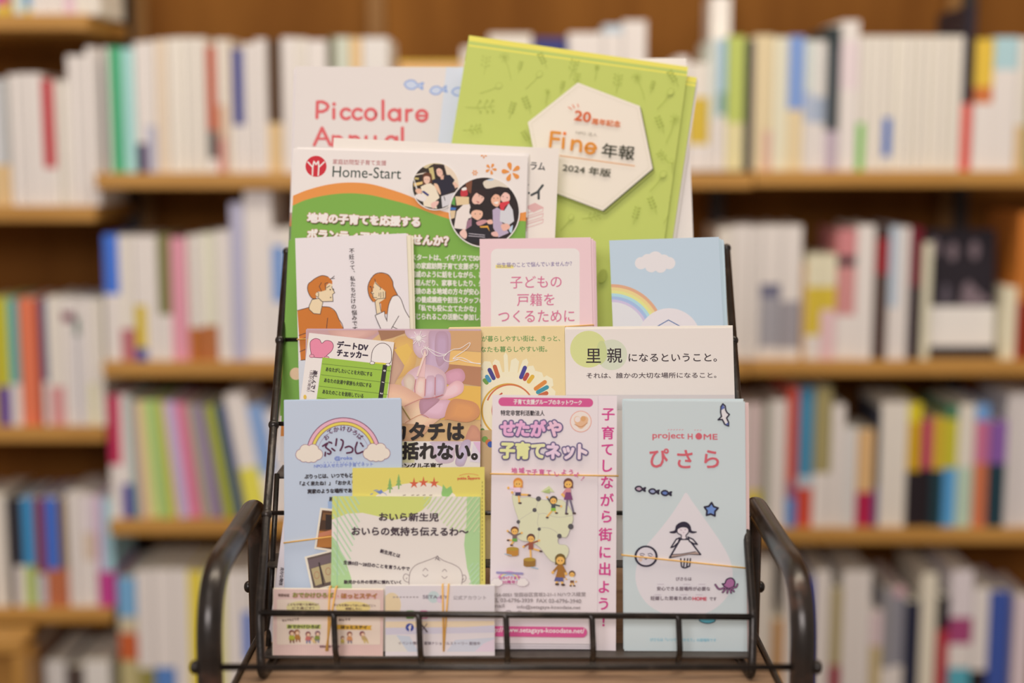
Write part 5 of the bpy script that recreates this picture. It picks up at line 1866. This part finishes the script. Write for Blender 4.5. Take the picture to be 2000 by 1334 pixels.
fig(778, 1000, 56, (112, 88, 40), (160, 106, 40), (160, 106, 40), arms=((-.8, .75), (.6, .9)), long=True, dress=True, feet=((-.4, 1.05), (.2, 1.1)))
Nn.poly(zu((722, 1200), (810, 1205), (812, 1250), (708, 1245)), (90, 90, 140))
fig(910, 1165, 34, (110, 80, 60), (222, 216, 222), (120, 80, 60), arms=((-1, .2), (.7, .7)), feet=((-.3, .55), (.3, .55)))
for x, y, c in ((238, 910, (186, 128, 50)), (430, 1030, (150, 108, 46))):
    Nn.poly(zu((x - 68, y - 30), (x + 68, y - 30), (x + 66, y + 40), (x + 40, y + 52), (x - 40, y + 52), (x - 68, y + 40)), c)
    Nn.ell(*zu((x, y - 30))[0], 68 / 5.8, (176, 140, 50), 22 / 5.8)
for x, y in ((190, 945), (490, 1095)):
    Nn.line(zu((x - 40, y - 8), (x + 36, y + 10)), 1.6, (150, 182, 206))
Nn.poly(zu((555, 235), (650, 168), (712, 240), (640, 228)), (204, 208, 160))
Nn.poly(zu((575, 238), (660, 200), (660, 250), (630, 250)), (170, 184, 120))
# anniversary rainbow badge
for r, c in ((25, (216, 150, 190)), (22, (226, 210, 150)), (19, (180, 190, 222)), (16, NP)):
    Nn.arc(994, 1140, 0, r, -180, 0, c)
for x in (970, 1020):
    cloud(Nn, x, 1137, 11, (230, 218, 218), (206, 190, 196))
Nn.line([(971, 1118), (1020, 1120)], 4.4, (150, 140, 184))
Nn.text('おかげさまで', (975, 1131.5), (1016, 1131.5), 6.2, (190, 84, 140), 0.3)
Nn.text('20周年！', (981, 1139.5), (1010, 1139.5), 6.2, (190, 84, 140), 0.3)
AD = (150, 138, 142)
q = zt((60, 760), (752, 755), (60, 797), (720, 805), (60, 838), (165, 836), (258, 850), (715, 855), (60, 885), (215, 882), (258, 886), (425, 890))
Nn.text('〒156-0051 世田谷区宮坂2-21-1 Nハウス経堂', q[0], q[1], 8, AD, 0.15)
Nn.text('TEL 03-6796-3939  FAX 03-6796-3940', q[2], q[3], 7.4, AD, 0.15)
Nn.text('Email', q[4], q[5], 7, AD, 0.15)
Nn.text('info@setagaya-kosodate.net', q[6], q[7], 8.4, AD, 0.15)
Nn.text('TwitterID', q[8], q[9], 7, AD, 0.15)
Nn.text('@setakoso', q[10], q[11], 7, AD, 0.15)
Nn.rrect(944, 1222, 1146, 1242, 9.6, MAG, 0.012)
Nn.text('http://www.setagaya-kosodate.net/', (950, 1236), (1141, 1238.8), 11.5, (236, 216, 222), 0.25)
Nn.build('leaflet', nb)
# folded side strip of the same leaflets
Ss = Page((1166.5, 772.5), (1205, 773), T1.z, y1 + 0.0035, LN1 + 1.5, (228, 213, 216), 0.0008)
for s, x, y in (('子', 938, 180), ('育', 936, 310), ('て', 931, 430), ('し', 932, 545), ('な', 930, 662), ('が', 930, 785), ('ら', 926, 905)):
    Ss.char(s, *zs((x, y))[0], 27, (204, 60, 134), 0, 0.6)
for s, x, y in (('街', 897, 310), ('に', 895, 440), ('出', 893, 560), ('よ', 887, 690), ('う', 884, 812), ('！', 884, 935)):
    Ss.char(s, *zt((x, y))[0], 26.5, (204, 60, 134), 0, 0.6)
Ss.line([(1167.5, 772), (1154.5, 1265)], 1.0, (206, 176, 184), caps=False)
o = Ss.build('side_strip', nb)
for bk, dv in ((0.0016, -0.0024), (0.0028, -0.0044), (0.0040, -0.0055)):
    Nn.copy_behind('leaflet', bk + 0.0006, 0.0002, dv, 0.0, NP, (214, 190, 196), parent=nb)
Nn.band((959, 925.5), (1206, 929.5), 0.0058, nb)

# pale blue drop leaflets ---------------------------------------------------------------------
db = empty('leaflet_bundle', Vector((W(1335, 1272, 1.13).x, y1 + 0.006, T1.z)))
tag(db, 'pale grey-blue leaflets with a pink drop and a girl, in a rubber band', 'leaflets')
PB = (199, 207, 209)
X_ = Page((1218.5, 783.3), (1455, 784.5), T1.z, y1 + 0.0018, LN1, PB, 0.0008, edge=(206, 214, 214))
drop = zt((1480, 10), (1440, 70), (1370, 175), (1280, 290), (1200, 385), (1150, 470), (1120, 560), (1118, 650), (1150, 745), (1215, 825), (1310, 880), (1400, 905), (1500, 908), (1600, 890), (1700, 840), (1775, 765), (1812, 680), (1818, 580), (1795, 485), (1740, 380), (1680, 290), (1600, 175), (1525, 70))
X_.poly(drop, (221, 212, 219), True)
RP = (206, 94, 106)
q = zs((1253, 362), (1478, 364), (1504, 356), (1540, 357), (1620, 358), (1713, 358))
X_.text('project', q[0], q[1], 14.6, RP, 0.4)
X_.text('H', q[2], (q[2][0] + 9, q[2][1]), 10.6, RP, 0.4)
X_.ell(*zs((1581, 335))[0], 6.6, RP)
X_.text('ME', (q[4][0] - 1, q[4][1]), q[5], 10.6, RP, 0.4)
for k in range(6):
    X_.line([(zs((1362 + 20 * k, 290))[0]), (zs((1370 + 20 * k, 286))[0])], 1.2, (214, 140, 148))
for k in range(3):
    X_.line([(zs((1550 + 20 * k, 292))[0]), (zs((1558 + 20 * k, 290))[0])], 1.2, (214, 140, 148))
X_.char('ぴ', *zs((1300, 490))[0], 41, RP, 0, 0.8)
X_.char('さ', *zs((1482, 497))[0], 41, RP, 0, 0.8)
X_.char('ら', *zs((1672, 497))[0], 41, RP, 0, 0.8)
INK = (36, 30, 52)
bird = zs((1752, 105), (1738, 125), (1736, 165), (1742, 195), (1718, 218), (1748, 216), (1765, 250), (1792, 262), (1792, 235), (1778, 205), (1798, 180), (1782, 168), (1772, 150), (1768, 120))
X_.blob(bird, (222, 214, 222), INK, 2.9, False)
X_.poly(zs((1752, 110), (1740, 130), (1742, 148), (1766, 135)), (90, 104, 168))
X_.poly(zs((1770, 250), (1790, 258), (1788, 236)), (90, 104, 168))
for x, y, c in ((1165, 709, (186, 160, 176)), (1262, 727, (150, 156, 190)), (1350, 739, (96, 120, 180))):
    fish(X_, *zs((x, y))[0], 9.6, c, INK, 3.2, 6)
pts = []
for k in range(10):
    a = math.radians(-86 + 36 * k)
    r = 14 if k % 2 == 0 else 8.2
    pts.append((1375 + 0 * k + zs((1668, 857))[0][0] - 1375 + r * math.cos(a), zs((1668, 857))[0][1] + r * math.sin(a)))
X_.blob(pts, (110, 140, 200), INK, 3.6, False)
# girl
X_.blob(zt((1440, 345), (1500, 345), (1585, 455), (1500, 450), (1440, 462), (1362, 478)), (222, 212, 220), INK, 3.2, False)
X_.poly(zt((1374, 474), (1384, 452), (1440, 450), (1500, 440), (1560, 436), (1578, 454), (1500, 452), (1440, 464)), (176, 150, 140))
X_.line(zt((1380, 455), (1450, 452), (1550, 434)), 1.4, INK)
X_.blob(zt((1435, 335), (1410, 345), (1372, 405), (1392, 398), (1425, 368)), (222, 212, 220), INK, 2.8, False)
X_.blob(zt((1495, 330), (1530, 345), (1562, 382), (1540, 378), (1505, 360)), (222, 212, 220), INK, 2.8, False)
for x in (1442, 1470, 1492, 1512):
    X_.line(zt((x, 486), (x + (6 if x < 1470 else -6), 540)), 2.7, INK)
X_.line(zt((1450, 545), (1468, 552), (1486, 548), (1504, 540)), 2.7, INK, True)
X_.blob(zt((1400, 282), (1412, 245), (1450, 222), (1485, 225), (1510, 250), (1520, 285), (1556, 292), (1530, 300), (1506, 292), (1480, 262), (1450, 262), (1425, 285), (1395, 300), (1362, 294)), (44, 36, 56), INK, 1.4)
X_.blob(zt((1418, 272), (1450, 256), (1490, 262), (1500, 290), (1480, 318), (1484, 338), (1466, 346), (1446, 338), (1446, 316), (1420, 300)), (224, 210, 216), INK, 1.9)
X_.poly(zt((1412, 268), (1430, 240), (1480, 232), (1505, 262), (1470, 254), (1440, 258)), (44, 36, 56))
for a, b in (((1438, 276), (1450, 280)), ((1470, 276), (1482, 274)), ((1460, 296), (1466, 298))):
    X_.line(zt(a, b), 1.0, (150, 110, 130))
# smiling round face
c0 = zt((1191, 468))[0]
X_.ell(c0[0], c0[1], 22.7, INK, 21)
X_.ell(c0[0], c0[1], 18.4, (214, 205, 212), 17.4)
for it in ([(1148, 452), (1165, 448), (1180, 456)], [(1205, 452), (1225, 448), (1238, 460)], [(1150, 462), (1172, 466)], [(1208, 464), (1232, 470)], [(1180, 478), (1190, 490), (1202, 478)]):
    X_.line(zt(*it), 1.5, (80, 68, 92), True)
X_.ell(*zt((1245, 480))[0], 3.4, (214, 176, 160))
X_.ell(*zt((1150, 492))[0], 4.0, (214, 186, 170))
# octopus
OC = (166, 104, 150)
X_.blob(zt((1760, 665), (1775, 635), (1810, 626), (1832, 650), (1826, 685), (1800, 700), (1770, 695), (1742, 668)), OC, INK, 2.4)
for it in ([(1765, 692), (1720, 705), (1692, 674)], [(1815, 695), (1842, 690), (1852, 670)], [(1770, 700), (1745, 728)], [(1785, 702), (1778, 732)], [(1800, 702), (1806, 732)], [(1808, 698), (1826, 722)]):
    X_.line(zt(*it), 4.0, INK, True)
    X_.line(zt(*it), 1.5, OC, True)
PT2 = (110, 92, 104)
q = zt((1407, 644), (1520, 644), (1270, 716), (1655, 718), (1224, 786), (1520, 786), (1528, 786), (1628, 788), (1650, 788), (1700, 788))
X_.text('ぴさらは', q[0], q[1], 6.6, PT2, 0.2)
X_.text('安心できる居場所が必要な', q[2], q[3], 7.8, PT2, 0.2)
X_.text('妊娠した若者ための', q[4], q[5], 7.8, PT2, 0.2)
X_.text('HOME', q[6], q[7], 6.4, (196, 70, 92), 0.4)
X_.text('です', q[8], q[9], 6.6, PT2, 0.2)
for x0 in (1290, 1480, 1590):
    X_.line(zt((x0 - 20, 670), (x0 + 30, 670)), 1.0, (190, 176, 186), caps=False)
    X_.line(zt((x0 - 40, 746), (x0 + 10, 746)), 1.0, (190, 176, 186), caps=False)
X_.blob(zt((1575, 930), (1600, 912), (1670, 912), (1690, 935), (1650, 952), (1605, 948)), (96, 176, 196), (50, 70, 90), 1.6)
q = zt((1220, 1082), (1698, 1086))
X_.text('ぴさらは「いつでもおかえり」の居場所です', q[0], q[1], 6.2, (140, 190, 206), 0.1)
X_.build('leaflet', db)
X_.copy_behind('leaflet', 0.0012, 0.0026, -0.0006, -0.15, (218, 186, 182), (222, 190, 186), parent=db)
X_.copy_behind('leaflet', 0.0024, -0.0006, 0.0012, 0.15, PB, (206, 214, 214), parent=db)
X_.copy_behind('leaflet', 0.0036, 0.0004, 0.0022, 0.3, PB, (206, 214, 214), parent=db)
X_.band((1216, 1084), (1453, 1109), 0.0046, db)

# card bundles at the front -----------------------------------------------------------------------
zk = ZM(530, 1130, 8.333)
kb = empty('card_bundle', Vector((W(643, 1271, 1.12).x, y1 - 0.008, T1.z)))
tag(kb, 'thick bundle of small pink-striped cards in a crossed rubber band', 'cards')
PKC = (228, 198, 188)
Kc = Page((534.5, 1150.5), (749, 1152), T1.z, y1 - 0.0085, 9, PKC, 0.0004)
for k in range(54):
    x = 536 + k * 4.0
    Kc.rect(x, 1140, x + 1.5, 1280, (222, 184, 180))
Kc.rrect(541, 1170.5, 743, 1259, 3, (230, 208, 192))
q = zk((110, 292), (296, 296), (350, 302), (1010, 306), (1085, 286), (1140, 316), (1715, 318))
Kc.text('世田谷区', q[0], q[1], 5.4, (110, 80, 70), 0.3)
for dx, dy, c, b in ((.5, .9, (216, 150, 150), 1.3), (0, 0, (134, 140, 60), 0.6)):
    Kc.text('おでかけひろば', (q[2][0] + dx, q[2][1] + dy), (q[3][0] + dx, q[3][1] + dy), 9, c, b)
    Kc.text('ほっとステイ', (q[5][0] + dx, q[5][1] + dy), (q[6][0] + dx, q[6][1] + dy), 9, c if b > 1 else (170, 120, 50), b)
Kc.ell(*q[4], 1.4, (206, 130, 120))
Kc.ell(*zk((520, 470))[0], 33, (218, 204, 150), 13)
Kc.ell(*zk((1330, 470))[0], 34, (230, 206, 136), 12)
TX = (112, 84, 76)
for s, a, b in (('こどもが遊べる場所は？', (265, 438), (770, 440)), ('どう過ごす？', (340, 496), (700, 498)), ('世田谷の情報がここに', (265, 556), (700, 560)), ('子どもを預かってほしい時はどこへ', (1015, 448), (1700, 458)), ('相談したい', (1205, 506), (1470, 508)), ('専門スタッフがいます', (1025, 562), (1590, 568)), ('なんでもどうぞ', (180, 700), (450, 676)), ('安心です', (1100, 690), (1290, 680))):
    p0, p1 = zk(a, b)
    Kc.text(s, p0, p1, 4.6, TX, 0.2)
Kc.poly(zk((250, 745), (812, 748), (800, 782), (808, 816), (255, 812)), (196, 200, 110))
Kc.poly(zk((1070, 748), (1640, 762), (1615, 796), (1636, 832), (1070, 826)), (218, 170, 62))
p0, p1 = zk((270, 806), (785, 808))
Kc.text('おでかけひろば', p0, p1, 6.6, (66, 66, 44), 0.55)
p0, p1 = zk((1135, 812), (1555, 816))
Kc.text('ほっとステイ', p0, p1, 6.0, (90, 66, 40), 0.55)


def mini(x, y, s, hair, top, bot, lean=0):
    """tiny printed figure at head (x, y) of the enlargement"""
    def q(u, v):
        return zk((x + (u + lean * v) * s, y + v * s))[0]
    w = s / 8.333
    Kc.poly([q(-.7, .8), q(.6, .8), q(1.0, 2.6), q(-.9, 2.6)], top, True)
    Kc.line([q(-.4, 2.5), q(-.5, 3.4)], w * .5, bot)
    Kc.line([q(.5, 2.5), q(.7, 3.4)], w * .5, bot)
    Kc.ell(*q(0, 0), w * 1.0, hair)
    Kc.ell(*q(.12, .28), w * .66, (230, 190, 160))


mini(335, 880, 46, (120, 60, 56), (176, 176, 60), (120, 70, 50))
mini(420, 870, 44, (150, 96, 60), (176, 120, 60), (150, 90, 50), .1)
mini(600, 900, 42, (130, 60, 66), (196, 110, 100), (110, 120, 160))
mini(755, 890, 42, (120, 70, 90), (130, 140, 60), (110, 110, 140), -.1)
mini(665, 960, 26, (120, 80, 60), (224, 190, 130), (200, 170, 110), .5)
mini(1160, 960, 28, (130, 80, 60), (206, 180, 90), (170, 150, 80))
mini(1275, 900, 42, (130, 60, 50), (206, 140, 90), (120, 110, 130))
mini(1480, 895, 42, (130, 60, 70), (190, 160, 110), (206, 180, 110), .45)
p0, p1 = zk((785, 1118), (1115, 1120))
Kc.text('世田谷子育てネット', p0, p1, 4.0, (120, 84, 90), 0.25)
Kc.build('front_card', kb)
Kc.copy_behind('card_stack', 0.0006, -0.0006, 0.0, 0.0, (232, 212, 196), (232, 212, 196), parent=kb, thick=0.0062)
for a, b in (((644, 1149), (640, 1270)), ((656, 1149), (637, 1270))):
    A_, B_ = Kc.world(*a, 0.0012), Kc.world(*b, 0.0012)
    d = (A_ - B_).normalized()
    A_, B_ = A_ + d * 0.001, B_ - d * 0.0002
    back = Kc.n * -0.0088
    V, F = tube_vf([A_, B_, B_ + back, A_ + back], 0.0007, True, 8)
    o = mesh_obj('rubber_band', V, F, RUBBER, smooth=True)
    o['label'] = 'tan rubber band strand'
    child(o, kb)

zw = ZM(740, 1130, 8.333)
wb = empty('card_bundle', Vector((W(860, 1271, 1.12).x, y1 - 0.008, T1.z)))
tag(wb, 'bundle of small white cards with pastel shapes and round icons', 'cards')
Wc = Page((752.7, 1144), (966, 1143.6), T1.z, y1 - 0.0082, 9.5, (224, 213, 216), 0.0004)
Wc.ell(*zw((210, 430))[0], 18, (228, 204, 166), 24)
Wc.poly(zw((110, 700), (1880, 690), (1880, 760), (1400, 790), (110, 800)), (228, 205, 176))
Wc.poly(zw((110, 800), (1400, 790), (1880, 760), (1880, 880), (110, 912)), (208, 200, 214))
Wc.poly(zw((110, 915), (280, 920), (470, 1190), (110, 1190)), (222, 214, 206))
Wc.poly(zw((280, 920), (500, 940), (640, 1190), (470, 1190)), (200, 204, 218))
Wc.ell(*zw((890, 300))[0], 11.5, (196, 208, 208))
Wc.ell(*zw((1000, 340))[0], 7, (220, 196, 216))
Wc.poly(zw((1240, 1000), (1880, 960), (1880, 1190), (1100, 1190)), (204, 204, 220))
Wc.poly(zw((1700, 1060), (1880, 980), (1880, 1190), (1560, 1190)), (222, 202, 218))
for k in range(8):
    Wc.line(zw((230 + k * 54, 302), (262 + k * 54, 302)), 2.2, (150, 136, 140), caps=False)
p0, p1 = zw((715, 325), (1120, 328))
Wc.text('SETA-BY', p0, p1, 6.4, (110, 96, 112), 0.2)
p0, p1 = zw((1210, 345), (1745, 345))
Wc.text('公式アカウント', p0, p1, 8, (150, 138, 142), 0.15)
def rr(cx, cy, r, c, ic=None, rad=2.4):
    Wc.rrect(cx - r, cy - r, cx + r, cy + r, rad, c)
c0 = zw((508, 585))[0]
rr(*c0, 8.0, (96, 150, 66), rad=3)
Wc.ell(c0[0], c0[1] + .5, 5.6, (228, 220, 216), 4.8)
c0 = zw((730, 585))[0]
rr(*c0, 8.2, (214, 110, 160), rad=4)
rr(*c0, 6.4, (226, 214, 218), rad=3)
Wc.ell(*c0, 4.4, (214, 110, 150))
Wc.ell(*c0, 2.9, (226, 214, 218))
c0 = zw((502, 795))[0]
Wc.ell(*c0, 8.0, (58, 72, 150))
Wc.poly([(c0[0] - 1.2, c0[1] + 8), (c0[0] - 1.2, c0[1] + 1.4), (c0[0] - 3, c0[1] + 1.4), (c0[0] - 3, c0[1] - 1), (c0[0] - 1.2, c0[1] - 1), (c0[0] - .8, c0[1] - 3.8), (c0[0] + 1, c0[1] - 5), (c0[0] + 3.4, c0[1] - 4.8), (c0[0] + 3.4, c0[1] - 2.8), (c0[0] + 1.8, c0[1] - 2.6), (c0[0] + 1.6, c0[1] - 1), (c0[0] + 3.2, c0[1] - 1), (c0[0] + 2.8, c0[1] + 1.4), (c0[0] + 1.6, c0[1] + 1.4), (c0[0] + 1.6, c0[1] + 8)], (228, 216, 218))
c0 = zw((735, 800))[0]
Wc.line([(c0[0] - 6, c0[1] - 8), (c0[0] + 6, c0[1] + 8)], 2.6, (84, 70, 80))
Wc.line([(c0[0] + 6, c0[1] - 8), (c0[0] - 6, c0[1] + 8)], 1.2, (84, 70, 80))
p0, p1 = zw((315, 1076), (1645, 1082))
Wc.text('イベント情報・冒険ナショナルストーリー 配信中', p0, p1, 6.2, (122, 108, 118), 0.15)
Wc.build('front_card', wb)
Wc.copy_behind('card_stack', 0.0006, 0.0, 0.0, 0.0, (226, 216, 214), (226, 216, 214), parent=wb, thick=0.0050)
for a, b in (((864.5, 1144.5), (866.5, 1271)), ((876, 1144.5), (866.5, 1271))):
    A_, B_ = Wc.world(*a, 0.0012), Wc.world(*b, 0.0012)
    d = (A_ - B_).normalized()
    A_, B_ = A_ + d * 0.001, B_ - d * 0.0002
    back = Wc.n * -0.0076
    V, F = tube_vf([A_, B_, B_ + back, A_ + back], 0.0007, True, 8)
    o = mesh_obj('rubber_band', V, F, RUBBER, smooth=True)
    o['label'] = 'tan rubber band strand'
    child(o, wb)
